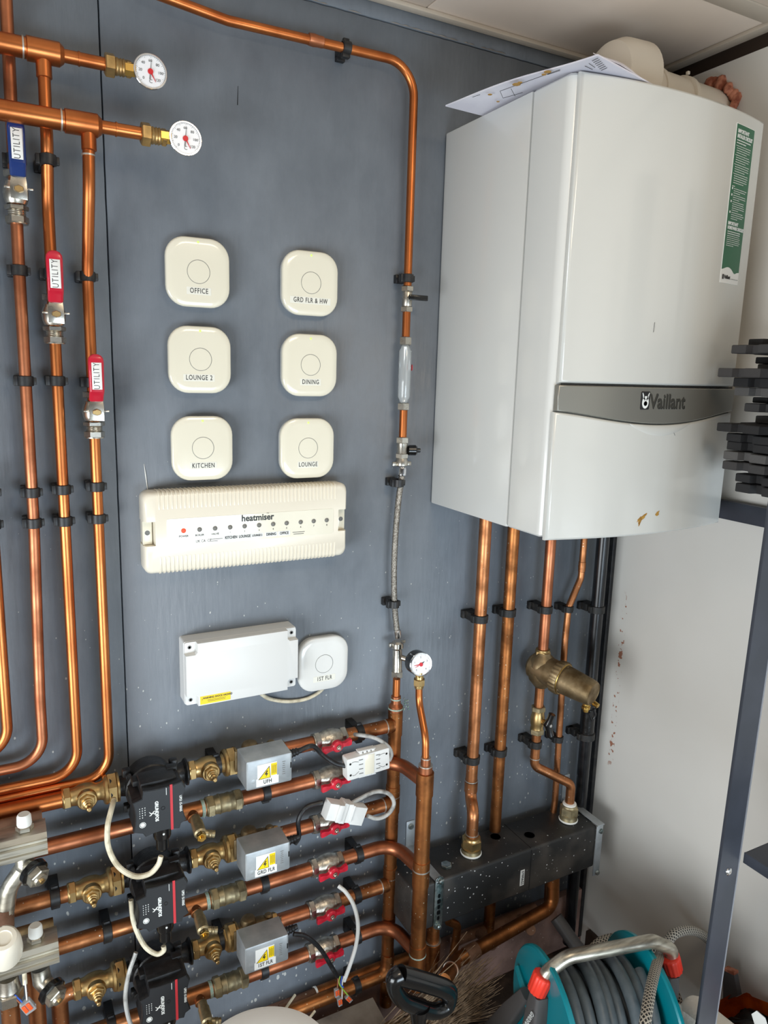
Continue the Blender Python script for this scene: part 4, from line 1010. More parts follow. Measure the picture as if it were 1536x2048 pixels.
for k in range(3):
    z_s, z_r = S[k], Rn[k]; nm = rowname[k]
    # pixel anchors of this row
    xp = -0.5965 + [0, 0.0, -0.0005][k]
    lv = xp - 0.105 + 0.000; rv = xp + 0.106
    mx_ = [-.402, -.405, -.407][k]
    xb = [X2(662, 1465), X2(658, 1643), X2(650, 1810)][k]
    # supply copper
    labs = 'copper %s supply pipe' % nm
    if k < 2: pipe(labs + ', left of the pump', [(-1.05 if k == 0 else X2(24, 1822), LY, z_s), (lv - .026, LY, z_s)], lr, 'copper_bright' if k == 0 else 'copper_aged')
    else: pipe(labs + ', elbow turning down left of the pump', [(lv - .026, LY, z_s), (X2(118, 1985), LY, z_s), (X2(118, 1985), LY, z_s - .30)], lr, 'copper_aged', 0.024)
    pipe(labs + ', short piece between pump and zone valve', [(rv + .026, LY, z_s), (mx_ - .050, LY, z_s)], lr, 'copper_bright')
    pipe(labs + ', between zone valve and red handled valve', [(mx_ + .046, LY, z_s), (xb - .028, LY, z_s)], lr, 'copper_dull')
    t = pipe(labs + ', last piece into the upright header', [(xb + .024, LY, z_s), (FX - .010, LY, z_s)], lr, 'copper_aged')
    sleeve(t, (FX - .020, LY, z_s), X_, .014, .0152, 'copper_brown', 'tee_branch'); ring(t, (FX - .028, LY, z_s), X_, .0145)
    sleeve(pF, (FX, FY, z_s), Z_, .056, .0156, 'copper_brown', 'tee')
    inst('uv', make_union_valve, 'brass isolating valve left of the %s pump' % nm, (lv, LY, z_s))
    inst('uv', make_union_valve, 'brass isolating valve right of the %s pump' % nm, (rv, LY, z_s), (0, 0, 0))
    o = [c for c in C.objects if c.name.startswith('isolating_valve')][-1]
    inst('pump', make_pump, 'black circulation pump with red stripe, %s of the three' % ['topmost', 'middle one', 'lowest'][k], (xp, LY, z_s))
    inst('mv' + nm, make_motor_valve(['UFH', 'GRD FLR', '1ST FLR'][k]), 'grey steel zone valve head marked %s with yellow warning sticker' % ['UFH', 'GRD FLR', '1ST FLR'][k], (mx_, LY, z_s), None, 'zone valves')
    inst('bf', make_butterfly, 'red handled butterfly valve on the %s supply pipe' % nm, (xb, LY, z_s), None, 'red butterfly valves')
    # return copper
    xr = [X2(660, 1553), X2(655, 1730), X2(648, 1895)][k]
    xc = [X2(447, 1605), X2(455, 1786), X2(460, 1956)][k]
    xd = [X2(382, 1622), X2(388, 1802), X2(396, 1978)][k]
    labr = 'copper %s return pipe' % nm
    if k == 0: pts_ = [(X2(60, 1702), LY, z_r), (xd - .02, LY, z_r)]
    elif k == 1: pts_ = [(X2(112, 1890), LY, z_r), (xd - .02, LY, z_r)]
    else: pts_ = [(-.98, LY, z_r), (xd - .02, LY, z_r)]
    pipe(labr + ', running behind the pump', pts_, lr, ['copper_dull', 'copper_aged', 'copper_aged'][k])
    t = pipe(labr + ', tee piece with the drain branch', [(xd - .024, LY, z_r), (xc - .026, LY, z_r)], .0150, 'copper_aged')
    MB().lathe((xd, LY, z_r), V((-0.02, -1.0, -0.14)), [(0, .0105), (.022, .0105), (.023, .009)], 18).build('branch', 'copper_aged', t)
    ring(t, (xc - .040, LY, z_r), X_, .0150, 'verdigris', .006)
    inst('dc', make_drain, 'small brass drain cock under the %s return pipe' % nm, (xd + .002, LY - .012, z_r - .002), None, 'drain cocks')
    inst('cc', make_coupler, 'dirty brass compression coupler on the %s return pipe' % nm, (xc, LY, z_r), None, 'return couplers')
    pipe(labr + ', below the zone valve head', [(xc + .028, LY, z_r), (xr - .028, LY, z_r)], lr, 'copper_dull')
    inst('bf', make_butterfly, 'red handled butterfly valve on the %s return pipe' % nm, (xr, LY, z_r), None, 'red butterfly valves')
    t = pipe(labr + ', swept arc to the front header', [(xr + .024, LY, z_r), (GX - .012, LY, z_r), (GX - .002, GY + .010, z_r)], lr, 'copper_dull', .075)
    sleeve(pG, (GX, GY, z_r - .004), Z_, .052, .0178, 'copper_brown', 'tee')
clip(432, 1512, LY, lr, 'black clip between the top pump valve and the UFH zone valve', True, Z=S[0], flip=-1)
clip(718, 1455, LY, lr, 'black clip on the top supply pipe near the upright header', True, Z=S[0], flip=-1)
clip(531, 1588, LY, lr, 'black clip just under the UFH zone valve head', True, Z=Rn[0], flip=-1)
clip(110, 1795, LY, lr, 'black clip left of the middle pump on the supply pipe', True, Z=S[1], flip=-1)
clip(214, 1858, LY, lr, 'black clip on the middle return pipe left of the pump', True, Z=Rn[1], flip=-1)
clip(528, 1768, LY, lr, 'black clip just under the GRD FLR zone valve head', True, Z=Rn[1], flip=-1)
clip(716, 1710, LY, lr, 'black clip on the middle return pipe at the start of its arc', True, Z=Rn[1], flip=-1)
clip(444, 1878, LY, lr, 'black clip between the lowest pump valve and the 1ST FLR zone valve', True, Z=S[2], flip=-1)
clip(712, 1790, LY, lr, 'black clip on the bottom supply pipe near the upright header', True, Z=S[2], flip=-1)
clip(527, 1944, LY, lr, 'black clip just under the 1ST FLR zone valve head', True, Z=Rn[2], flip=-1)
clip(712, 1874, LY, lr, 'black clip on the bottom return pipe at the start of its arc', True, Z=Rn[2], flip=-1)
clip(222, 2036, LY, lr, 'black clip on the bottom return pipe left of the lowest pump', True, Z=Rn[2], flip=-1)
# floor level pipes
zl = at(650, 1996, -0.05).z
t = pipe('copper pipe along the foot of the wall into the upright header', [(-.55, -0.050, zl), (FX - .004, -0.050, zl), (FX, FY - .004, zl + .045)], lr, 'copper_brown', .03)
clip(712, 1972, -0.050, lr, 'black clip on the pipe along the foot of the wall', True, Z=zl, flip=-1)
t = pipe('dusty red pipe lying behind along the skirting', [at(560, 2022, -0.030), at(640, 1984, -.030)], .0130, 'copper_dusty')
t2 = pipe('dusty brown pipe continuing along the skirting to the headers', [at(632, 1987, -0.030), at(760, 1935, -.030), at(860, 1900, -.03)], .0130, 'copper_brown')
ring(t2, at(632, 1987, -.030), at(760, 1935, -.03) - at(632, 1987, -.03), .0135, 'bead_white', .004)
for k, (a_, b_) in enumerate((((590, 1990), (555, 2040)), ((630, 2022), (600, 2060)))):
    t = thing('white_cable', 'thin white cable crossing the skirting, %s one' % ('left' if k == 0 else 'right'), 'cable', at(a_[0], a_[1], -.07))
    MB().tube([at(a_[0], a_[1], -.066 if k else -.04), at(b_[0], b_[1], -.085)], .0028, 8).build('cable', 'cream_cable', t)

# ================================================================ CABLES AND CONNECTORS
def cable(label, pts, r, mtn, name='power_cable', n=10):
    pts = [V(p) for p in pts]
    t = thing(name, label, 'cable', pts[0]); MB().tube(spline(pts, n), r, 10).build('cable', mtn, t); return t
cable('stained cream cable looping under the topmost pump', [at(228, 1600, -.075), at(222, 1622, -.100), at(215, 1655, -.115), at(217, 1695, -.120), at(236, 1732, -.125), at(268, 1752, -.128), at(298, 1748, -.130), at(316, 1730, -.130), at(322, 1712, -.129)], .0046, 'cream_cable')
cable('stained cream cable curving under the middle pump', [at(262, 1800, -.105), at(266, 1838, -.110), at(276, 1868, -.118), at(292, 1895, -.124), at(313, 1908, -.128), at(327, 1902, -.129), at(327, 1892, -.128)], .0042, 'cream_cable')
cable('grimy grey cable hanging beside the lowest pump', [at(272, 1905, -.105), at(257, 1950, -.11), at(251, 2000, -.112), at(262, 2050, -.115), at(285, 2080, -.12)], .0038, 'grey_cable')
cable('black cable from the UFH zone valve to the white connector above', [at(597, 1502, -.10), at(625, 1492, -.098), at(645, 1510, -.096), at(668, 1526, -.098), at(690, 1532, -.10)], .0045, 'black_cable')
cable('black cable from the GRD FLR zone valve up to the lower white connector', [at(590, 1688, -.10), at(598, 1672, -.10), at(597, 1640, -.10), at(612, 1615, -.098), at(645, 1604, -.10)], .0045, 'black_cable')
cable('black cable from the 1ST FLR zone valve down to the loose wires', [at(587, 1868, -.10), at(612, 1873, -.105), at(640, 1897, -.11), at(662, 1932, -.11), at(675, 1953, -.11)], .0045, 'black_cable')
cable('grey cable arcing from behind the top pipe into the upper connector', [at(697, 1468, -.05), at(720, 1470, -.07), at(750, 1476, -.085), at(775, 1492, -.092), at(783, 1508, -.095), at(778, 1522, -.098)], .0040, 'grey_cable')
cable('white and grey cable looping round from the lower connector', [at(700, 1608, -.095), at(722, 1596, -.095), at(752, 1583, -.095), at(778, 1588, -.095), at(788, 1608, -.095), at(776, 1628, -.098), at(755, 1637, -.10), at(735, 1632, -.10)], .0042, 'grey_cable')
cable('white cable dropping from the bottom supply pipe to the loose wires', [at(677, 1772, -.07), at(692, 1785, -.085), at(708, 1812, -.095), at(716, 1850, -.10), at(712, 1890, -.105), at(700, 1930, -.11), at(688, 1962, -.11)], .0042, 'wire_white')
# upper connector: slim box with printed diagram
def frame2(c, ang, tilt=0):
    a = math.radians(ang); ux = V((math.cos(a), 0, math.sin(a))); uy = V((-math.sin(a), 0, math.cos(a))); return ux, uy
c = at(732, 1523, -.100); ux, uy = frame2(c, 3)
t = thing('connector_block', 'flat white wiring connector with printed diagram in front of the copper pipes', 'electrical connector', c)
W, H = .094, .046
o = c + Y_ * .010
MB().prism(rrect(W, H, .003, 3), o, ux, uy, .022, .001).build('body', 'white_plastic', t)
for s_ in (-1, 1):
    m_ = MB()
    for k in range(4): m_.box(o + ux * (-.0135 + k * .009) + uy * s_ * (H / 2 + .002) + OUT * .010, (.006, .014, .005), bev=.0005)
    m_.box(o + uy * s_ * (H / 2 + .0048) + OUT * .010, (.038, .012, .0022), bev=.0005); m_.build('snap_latch', 'white_plastic', t)
MB().box(o + ux * .002 + OUT * .0222, (.020, .0012, .042), bev=.0003).build('window', 'cover_cream', t)
lt = MB()
for s_ in (-1, 1):
    for k in range(4): lt.box(o + ux * (.002 + s_ * .019) + uy * (.015 - k * .0098) + OUT * .0224, (.009, .0003, .0016))
    for k in (-1, 1):
        lt.lathe(o + ux * s_ * .040 + uy * k * .012 + OUT * .0222, OUT, [(0, .0024), (.0004, .0024), (.0004, .0018), (0, .0018)], 14)
        lt.tube([o + ux * s_ * (.040 - .014 * u) + uy * (k * .012 + (.003 if k > 0 else .006) * math.sin(u * 3) * k * .6 + .001) + OUT * .0224 for u in (.25, .5, .75, 1, 1.3)], .0004, 5)
lt.build('print', 'grey_letter', t)
# lower connector: two-part clam shell, tilted
c = at(690, 1621, -.104); ux, uy = frame2(c, -18)
t = thing('connector_pair', 'plain white two-part plug connector tilted over the red handle below it', 'electrical connector', c)
b = MB(); o = c + Y_ * .012
b.prism([(-.044, -.016), (-.012, -.018), (-.012, -.022), (-.001, -.022), (-.001, .019), (-.010, .021), (-.013, .016), (-.044, .019)], o, ux, uy, .024, .0015)
b.box(o + ux * -.018 + OUT * .026, (.012, .005, .036), Matrix.Rotation(math.radians(18), 3, 'Y'), .0015)
b.build('socket', 'white_plastic', t)
b = MB(); b.prism([(.000, -.021), (.012, -.021), (.014, -.024), (.043, -.026), (.045, .012), (.014, .014), (.010, .018), (.000, .018)], o, ux, uy, .022, .0015)
b.box(o + ux * .012 + OUT * .023, (.004, .004, .034), Matrix.Rotation(math.radians(18), 3, 'Y'), .001); b.build('plug', 'white_plastic', t)
# loose cores and lever connectors
c0 = at(680, 1962, -.110)
for k, (col, tx, ty, nmw) in enumerate((('wire_brown', 673, 1985, 'brown'), ('wire_green', 697, 1992, 'green and yellow'), ('wire_blue', 687, 1975, 'blue'), ('wire_white', 684, 1998, 'white'))):
    t = thing('wire_core', 'loose %s wire core hanging from the cable ends' % nmw, 'wire', at(680, 1955, -.11))
    MB().tube(spline([at(676 + k * 4, 1952, -.11), at(680 + (k - 1.5) * 3, 1968, -.115), at(tx, ty, -.118)], 6), .0014, 8).build('core', col, t)
for k, (x, y, a) in enumerate(((673, 1985, 5), (679, 2003, 8), (697, 1997, 35))):
    c = at(x, y, -.118); t = thing('lever_connector', 'tiny clear and orange lever connector on the loose wires, %s' % ['highest', 'lowest', 'rightmost'][k], 'wire connector', c)
    Rm = Matrix.Rotation(math.radians(-a), 3, 'Y')
    MB().box(c, (.009, .007, .019), Rm, .0008).build('housing', 'clear_plastic', t)
    MB().box(c + OUT * .004 + Rm @ V((-.002, 0, .002)), (.0035, .003, .012), Rm, .0005).build('lever', 'orange_lever', t); MB().box(c + OUT * .004 + Rm @ V((.0025, 0, .002)), (.0035, .003, .012), Rm, .0005).build('lever', 'orange_lever', t)
# ================================================================ BOILER
BW, BH, BD = 0.44, 0.72, 0.357
def fy(x, off=0.0):
    return -(BD + 0.029 * (1 - ((x - BW / 2) / (BW / 2)) ** 2)) - off
def curved_panel(mb, x0, x1, zlo, zhi, off, th, nx=28, nz=2, edge=0.004):
    # plate following the bowed front; rounded rim
    outer = []
    rings = []
    def loop(ins, o_):
        pts = []
        xs = [x0 + ins + (x1 - x0 - 2 * ins) * i / nx for i in range(nx + 1)]
        for x in xs: pts.append(V((x, fy(x, o_), zlo(x) + ins)))
        for x in xs[::-1]: pts.append(V((x, fy(x, o_), zhi(x) - ins)))
        return pts
    L0, L1, L2, L3 = loop(0, off), loop(0, off + th - edge), loop(edge * .3, off + th - edge * .3), loop(edge, off + th)
    mb.loft([L0, L1, L2, L3], True, False)
    n = nx + 1; base = len(mb.v); vs = L3; fs = []
    for i in range(nx): fs.append((i, i + 1, 2 * n - 2 - i, 2 * n - 1 - i))
    mb.add(vs, fs); return mb
t = thing('boiler', 'large white wall-hung gas boiler with bowed front and grey name band', 'boiler', (0, 0, 0))
MB().box((BW / 2, -0.1325, BH / 2), (BW, 0.259, BH), bev=.003).build('casing', 'casing_white', t)
body = MB(); rings = []
prof = [(0.0, -0.267), (0.0, -BD + .014), (.003, -BD + .005), (.009, -BD)]
pl = prof + [(BW * i / 24, fy(BW * i / 24) + .002) for i in range(1, 24)] + [(BW - a_, b_) for a_, b_ in prof[::-1]]
for z_, ins in ((0.001, .003), (.004, 0), (BH - .004, 0), (BH, .004)):
    rings.append([V((min(max(x, ins), BW - ins), y + (ins if y < -.30 else 0), z_)) for x, y in pl])
body.loft(rings).build('front_cover', 'casing_white', t)
zb0 = lambda x: .2135 - .0205 * max(0, 1 - ((x - BW / 2) / (BW / 2)) ** 2) ** 1.6
zb1 = lambda x: .2545 + 0 * x
m_ = MB(); curved_panel(m_, .009, BW - .006, lambda x: .2585, lambda x: BH - .001, -.001, .0085); m_.build('upper_panel', 'white_enamel', t, 50)
m_ = MB(); curved_panel(m_, .007, BW - .004, zb0, zb1, -.001, .0100, edge=.0015); bnd = m_.build('name_band', 'silver_band', t, 50)
m_ = MB(); curved_panel(m_, .004, BW - .004, lambda x: -.003, lambda x: zb0(x) - .002, -.001, .0090); m_.build('lower_door', 'white_enamel', t, 50)
# finger recess lip under the band
m_ = MB(); rings = []
for i in range(21):
    u = i / 20; x = BW / 2 - .075 + .15 * u; d_ = math.sin(PI * u) ** .8
    rings.append([V((x, fy(x, .0075), zb0(x) - .003)), V((x, fy(x, .0083 + .004 * d_), zb0(x) - .003 - .006 * d_)), V((x, fy(x, .0080), zb0(x) - .003 - .018 * d_))])
m_.loft(rings, close=False, cap0=False, cap1=False).build('recess_lip', 'white_enamel', t, 80)
MB().tube([V((x_, fy(x_, .0062), .2565)) for x_ in [.012 + .416 * i / 30 for i in range(31)]], .0011, 6).build('joint_strip', 'gap_dark', t)  # dark strip along the joint between upper panel and name band
def onfront(off):
    return lambda p: V((p.x, fy(p.x, off) + (p.y), p.z))
lt = MB(); letter(lt, 'Vaillant', .0345, (.2285, 0, .2305), X_, Z_, .86, 1.0, .0006, fn=onfront(.0092)); 
lt.v = [p for p in lt.v]; lt.build('lettering', 'silver_letter', bnd)
sh = MB(); letter(sh, 'Vaillant', .0345, (.2300, 0, .2292), X_, Z_, .86, 1.0, .0006, fn=onfront(.0088)); sh.build('lettering_edge', 'dark_letter', bnd)
em = MB(); cxm = .1745
em.prism(rrect(.020, .030, .002, 3), (cxm, fy(cxm, .0086), .2325), X_, Z_, .0014).build('emblem_plate', 'dark_letter', bnd)
w_ = MB(); w_.prism([(.0075 * math.cos(a), -.003 + .0105 * math.sin(a)) for a in [2 * PI * i / 22 for i in range(22)]], (cxm, fy(cxm, .0101), .2325), X_, Z_, .0004)
for s_ in (-1, 1): w_.prism([(s_ * .0012, .003), (s_ * .0075, .013), (s_ * .0085, .013), (s_ * .0052, .002)][::s_], (cxm, fy(cxm, .0101), .2325), X_, Z_, .0004)
w_.build('emblem', 'white_letter', bnd)
w_ = MB()
for s_ in (-1, 1): w_.prism([(s_ * .001, .001), (s_ * .0045, .0085), (s_ * .0052, .0075), (s_ * .0030, .000)][::s_], (cxm, fy(cxm, .0106), .2325), X_, Z_, .0003)
w_.lathe((cxm, fy(cxm, .0106), .2275), OUT, [(0, .0040), (.0003, .0040), (.0003, .0032), (0, .0032)], 16); w_.build('emblem_detail', 'dark_letter', bnd)
# installer checklist sticker
SX0, SX1, SZ0, SZ1 = .338, .400, .4385, .698
st = MB(); curved_panel(st, SX0, SX1, lambda x: SZ0, lambda x: SZ1, .0075, .0006, nx=8, edge=.0003); st = st.build('checklist_sticker', 'paper_label', t, 60)
g = MB(); scx = (SX0 + SX1) / 2
def wave(x):
    u = (x - SX0) / (SX1 - SX0); return SZ0 + .0215 + (0.006 * math.exp(-((u - .35) / .25) ** 2) - .004 * math.exp(-((u - .72) / .12) ** 2))
curved_panel(g, SX0 + .0012, SX1 - .0012, wave, lambda x: SZ1 - .0012, .0079, .0004, nx=16, edge=.0002); g.build('green_field', 'green_label', st, 60)
lt = MB(); fo = onfront(.0086)
def L(s_, size, x, z_, **k): 
    vs, fs = text_mesh(s_, size, k.get('sx', .8), 1.0, k.get('bold', .0003)); wdt = max(v.x for v in vs)
    lt.add([fo(V((x + wdt + v.x, -v.z - .0001, z_ + v.y))) for v in vs], fs)
xl = SX0 + .005
L('IMPORTANT', .0082, xl, SZ1 - .0120); L('INSTALLER CHECKLIST', .0082, xl, SZ1 - .0200, sx=.60)
rnd = random.Random(11)
def bars(z0, n, x0, wmax, th=.0011, pitch=.0037, last=.7):
    z_ = z0
    for k in range(n):
        x = x0; xe = x0 + wmax * (last if k == n - 1 else rnd.uniform(.86, 1.0))
        while x < xe:
            l = min(rnd.uniform(.002, .0055), xe - x)
            h = th / 2; c = [V((x, -.0002, z_ - h)), V((x + l, -.0002, z_ - h)), V((x + l, -.0002, z_ + h)), V((x, -.0002, z_ + h))]
            lt.add([fo(p) for p in c], [(0, 1, 2, 3)]); x += l + .0008
        z_ -= pitch
    return z_
z_ = bars(SZ1 - .0265, 2, xl, .050, .0017, .0042, .6)
for n in (4, 4, 4, 5): z_ = bars(z_ - .0004, n, xl + .002, .048, .0010, .0036, .7); lt.box(fo(V((xl, -.0002, z_ + .0036 * n + .0002))), (.0010, .0002, .0010))
z_ -= .002; z_ = bars(z_, 1, xl, .012); 
for n in (3, 3, 5, 4):
    zz_ = z_ + .0002
    lt.add([fo(V((xl + a, -.0002, zz_ + b2))) for a, b2 in ((0, -.0018), (.0034, -.0018), (.0034, .0018), (0, .0018))], [(0, 1, 2, 3)])
    z_ = bars(z_, n, xl + .0065, .043, .0010, .0034, .5) - .0004
z_ -= .004
L('IMPORTANT', .0074, xl, z_); L('HOMEOWNER CHECKLIST', .0074, xl, z_ - .0072, sx=.62); z_ -= .0135
z_ = bars(z_, 2, xl + .001, .047, .0014, .0035, .9); z_ = bars(z_, 6, xl + .001, .047, .0009, .0032, .5)
lt.build('lettering', 'white_letter', st)
lt = MB(); L('Vaillant', .0085, xl + .006, SZ0 + .0105); fo2 = fo
lt.add([fo(V((xl + a, -.0002, SZ0 + .0105 + b2))) for a, b2 in ((0, -.004), (.0048, -.004), (.0048, .004), (0, .004))], [(0, 1, 2, 3)]); lt.build('brand_print', 'dark_letter', st)
lt = MB(); bars(SZ0 + .0085, 1, xl + .028, .026, .0009, .003, 1.0); lt.build('slogan_print', 'grey_letter', st)
# brown glue stains and a hairline scratch
b = MB(); rnd = random.Random(6); f3 = onfront(.0082)
def blob(cx, cz, rx, rz, rot, n=18, jag=.35):
    pts = []
    for i in range(n):
        a = 2 * PI * i / n; r_ = 1 + rnd.uniform(-jag, jag); x, z_ = rx * r_ * math.cos(a), rz * r_ * math.sin(a)
        pts.append((cx + x * math.cos(rot) - z_ * math.sin(rot), cz + x * math.sin(rot) + z_ * math.cos(rot)))
    b.add([f3(V((p[0], 0, p[1]))) for p in pts] + [f3(V((p[0], -.0005, p[1]))) for p in inset(pts, .0006)], [tuple(range(n, 2 * n))] + [(i, (i + 1) % n, n + (i + 1) % n, n + i) for i in range(n)])
q_ = at(1276, 1034, -.385); blob(q_.x, q_.z, .0115, .0038, .55); blob(q_.x - .004, q_.z - .008, .006, .0028, 1.2, 14); q_ = at(1307, 1025, -.385); blob(q_.x, q_.z, .0050, .0034, .8, 14)
b.build('glue_stain', 'stain_brown', t)
b = MB(); q_ = at(1299, 655, -.383); b.tube([f3(V((q_.x, .0001, q_.z + .008))), f3(V((q_.x - .0006, .0001, q_.z - .008)))], .0005, 5); b.build('scratch', 'grey_letter', t); b = MB()
q_ = at(1337, 862, -.383); b.tube([f3(V((q_.x, .0001, q_.z))), f3(V((q_.x + .005, .0001, q_.z - .007)))], .0006, 5); b.build('scratch', 'grey_letter', t)

# papers lying on top, hanging over the left and front edges
def sheet(mb, cor, nu, nv, fz, th=.0006):
    G = []
    for i in range(nu + 1):
        for j in range(nv + 1):
            u, v = i / nu, j / nv
            p = (V(cor[0]) * (1 - u) + V(cor[1]) * u) * (1 - v) + (V(cor[3]) * (1 - u) + V(cor[2]) * u) * v
            G.append(p + Z_ * fz(u, v))
    m = nv + 1; N = len(G); fs = []
    for i in range(nu):
        for j in range(nv):
            a = i * m + j; fs.append((a, a + 1, a + m + 1, a + m)); fs.append(tuple(N + k for k in (a, a + m, a + m + 1, a + 1)))
    edge = [i * m for i in range(nu + 1)] + [nu * m + j for j in range(1, nv + 1)] + [i * m + nv for i in range(nu - 1, -1, -1)] + [j for j in range(nv - 1, 0, -1)]
    for k in range(len(edge)):
        a, c_ = edge[k], edge[(k + 1) % len(edge)]; fs.append((a, c_, c_ + N, a + N))
    mb.add(G + [p - Z_ * th for p in G], fs); return mb
t = thing('paperwork', 'sheets of printed white paper lying on the boiler, sticking out over its left edge', 'papers', (0.05, -.25, BH + .004))
c0, c1, c2, c3 = atZ(891, 210, .724), atZ(1196, 105, .726), V((.16, -.372, .726)), V((.20, -.10, .726))
sheet(MB(), [c0, c1, c2, c3], 14, 10, lambda u, v: .002 * math.sin(u * 5) + .003 * (1 - v) * math.sin(u * 3.1) ** 2, .0022).build('lower_sheet', 'paper', t, 60)
c0b, c1b, c2b, c3b = atZ(905, 200, .729), atZ(1190, 112, .731), V((.15, -.385, .729)), V((.18, -.12, .733))
sheet(MB(), [c1 + V((0.0, 0.01, .003)), atZ(1240, 128, .732), atZ(1300, 166, .726), V((.17, -.30, .73))], 8, 8, lambda u, v: .006 * math.sin(v * 3.1) * (1 - u) + .010 * math.sin(u * PI) * math.sin(v * PI), .001).build('curled_sheet', 'paper', t, 60)
ps = MB(); pt = MB(); rnd = random.Random(3)
def under(px, py): return atZ(px, py, .7200)
for x, y, r1 in ((1095, 145, .006), (1033, 170, .007), (980, 190, .004), (996, 204, .003), (1088, 150, .004), (1040, 166, .004)):
    p = under(x, y); p.z = .7208; MB().lathe(p, -Z_, [(0, r1), (.0006, r1 * rnd.uniform(.7, .9))], 9).build('stain', 'paper_stain', t)
for (x0, y0), (x1, y1) in (((1000, 183), (1120, 140)), ((1000, 183), (1006, 197)), ((1006, 197), (1045, 186)), ((1022, 178), (1030, 193)), ((1095, 150), (1120, 142)), ((945, 195), (960, 190)), ((1170, 133), (1185, 140)), ((1178, 128), (1190, 136))):
    a_, b_ = under(x0, y0), under(x1, y1); a_.z = b_.z = .7206; pt.tube([a_, b_], .0004, 5)
for k in range(7):
    a_ = under(1190 + k * 3, 120 + k * 3.2); pt.box(V((a_.x, a_.y, .7206)), (.001, .012, .0004))
pt.build('print', 'dark_letter', t)

# flue
t = thing('flue', 'white flue elbow and pipe running from the boiler top into the right wall', 'flue', (.23, -.185, BH))
fz_ = .805
MB().cyl((.23, -.185, BH), (.23, -.185, BH + .03), .052, .052, 28).build('flange', 'flue_white', t)
el = MB().lathe((.200, -.195, .800), X_, [(0, .02), (.004, .042), (.016, .060), (.036, .069), (.080, .071), (.083, .071), (.083, .05)], 40); el.build('elbow', 'flue_white', t)
MB().cyl((.30, -.180, .795), (XW + .01, -.167, .795), .050, .050, 32).build('pipe', 'flue_white', t)
for x in (.335, .415): MB().lathe((x, -.178, .795), X_, [(0, .050), (.001, .0525), (.010, .0525), (.011, .050)], 32).build('collar', 'flue_white', t)
MB().box((.345, -.200, .848), (.006, .006, .006), bev=.001).box((.42, -.197, .848), (.006, .006, .006), bev=.001).build('clip_lug', 'flue_white', t)
fm = MB(); rnd = random.Random(9)
for k in range(46):
    a = 2 * PI * k / 46; r_ = .058 + rnd.uniform(-.004, .006); fm.sphere((XW - .002 - rnd.uniform(0, .010), -.168 + r_ * math.cos(a), .797 + r_ * math.sin(a)), rnd.uniform(.008, .014), 8, (.8, 1, 1))
tag(fm.build('foam_collar', 'terracotta_foam', None, 80), 'rough orange foam packed round the flue where it enters the wall', 'sealing foam')

# ================================================================ PIPES UNDER THE BOILER
PY = -.045
def XZ(px, py, Y=PY): return at(px, py, Y)
P1X = .1135; P2X = .1995; P3X = .2975
NZ = -.800
# P1
h1 = V((.098, -.080, 0))
p1 = pipe('leftmost copper pipe under the boiler, stepping forward into the header', [(P1X, PY, .01), (P1X, PY, XZ(944, 1592).z), V((.098, -.080, at(947, 1622, -.08).z)), V((.098, -.080, NZ + .02))], .0135, 'copper_aged', .026)
ring(p1, (P1X, PY, XZ(943, 1560).z), Z_, .0140); ring(p1, (.098, -.08, at(947, 1666, -.08).z), Z_, .0140)
sleeve(p1, (P1X, PY, XZ(943, 1572).z), Z_, .026, .0150, 'copper_aged', 'elbow_sleeve')
def tank_nut(label, x, y, r=.0235, mtn='brass'):
    f_ = thing('tank_union', label, 'pipe fitting', (x, y, NZ))
    MB().hexn((x, y, NZ), Z_, .014, .036, r).lathe((x, y, NZ), Z_, [(.010, r * .9), (.012, r * .96), (.016, r * .96)], 24).lathe((x, y, NZ), Z_, [(.036, r * .85), (.040, r * .80), (.042, .0150)], 24).build('nut', mtn, f_)
    MB().lathe((x, y, NZ), Z_, [(0, r * .92), (.003, r * .98), (.012, r * .92)], 24).build('boss', 'brass_dirty', f_)
    MB().lathe((x, y, NZ), Z_, [(-.0005, r * 1.02), (.002, r * 1.04), (.0035, r * .98)], 24).build('white_sealant', 'bead_white', f_)
tank_nut('brass union where the leftmost boiler pipe enters the black header', .098, -.080)
# P2
p2 = pipe('second copper pipe under the boiler, passing behind the black header to the floor', [(P2X, PY + .012, .01), (P2X, PY + .012, XZ(985, 1870).z)], .0135, 'copper_brown')
MB().lathe((P2X, PY + .012, -.030), Z_, [(-.022, .0138), (-.021, .0146), (.021, .0146), (.022, .0138)], 22).build('sleeve', 'copper_brown', p2)
# P3
zf3 = XZ(1088, 1300).z
p3a = pipe('third copper pipe from the boiler down to the brass filter', [(P3X, PY, .01), (P3X, PY, zf3)], .0120, 'copper_dull')
z3 = lambda py: at(1082, py, PY).z
X3 = at(1083, 1440, PY).x
jx = at(1138, 1600, -.065)
# filter
fc = at(1093, 1335, -.048); fc.x = P3X - .001
t = thing('dirt_filter', 'large brass filter with tapered bowl pointing out from the third boiler pipe', 'filter', fc)
tip = at(1187, 1388, -.175); fd = (tip - fc).normalized()
MB().lathe(fc, Z_, [(-.045, .0150), (-.040, .0190), (-.028, .0290), (-.010, .0330), (.010, .0330), (.024, .0290), (.034, .0180), (.040, .0155)], 30).lathe(fc, fd, [(-.034, .010), (-.032, .022), (-.024, .031), (0, .034), (.040, .0335)], 32).build('body', 'brass_cast', t)
cl = MB(); rings = []
x, y, z__ = basis(fd)
for h_, r0 in ((.038, .034), (.039, .0385), (.056, .0395), (.058, .0375), (.058, .033), (.056, .0325)):
    rings.append([fc + fd * h_ + (x * math.cos(2 * PI * i / 96) + y * math.sin(2 * PI * i / 96)) * (r0 - (.0012 if (i // 2) % 2 and .038 < h_ < .057 else 0)) for i in range(96)])
cl.loft(rings).build('locking_ring', 'brass_cast', t, 60)
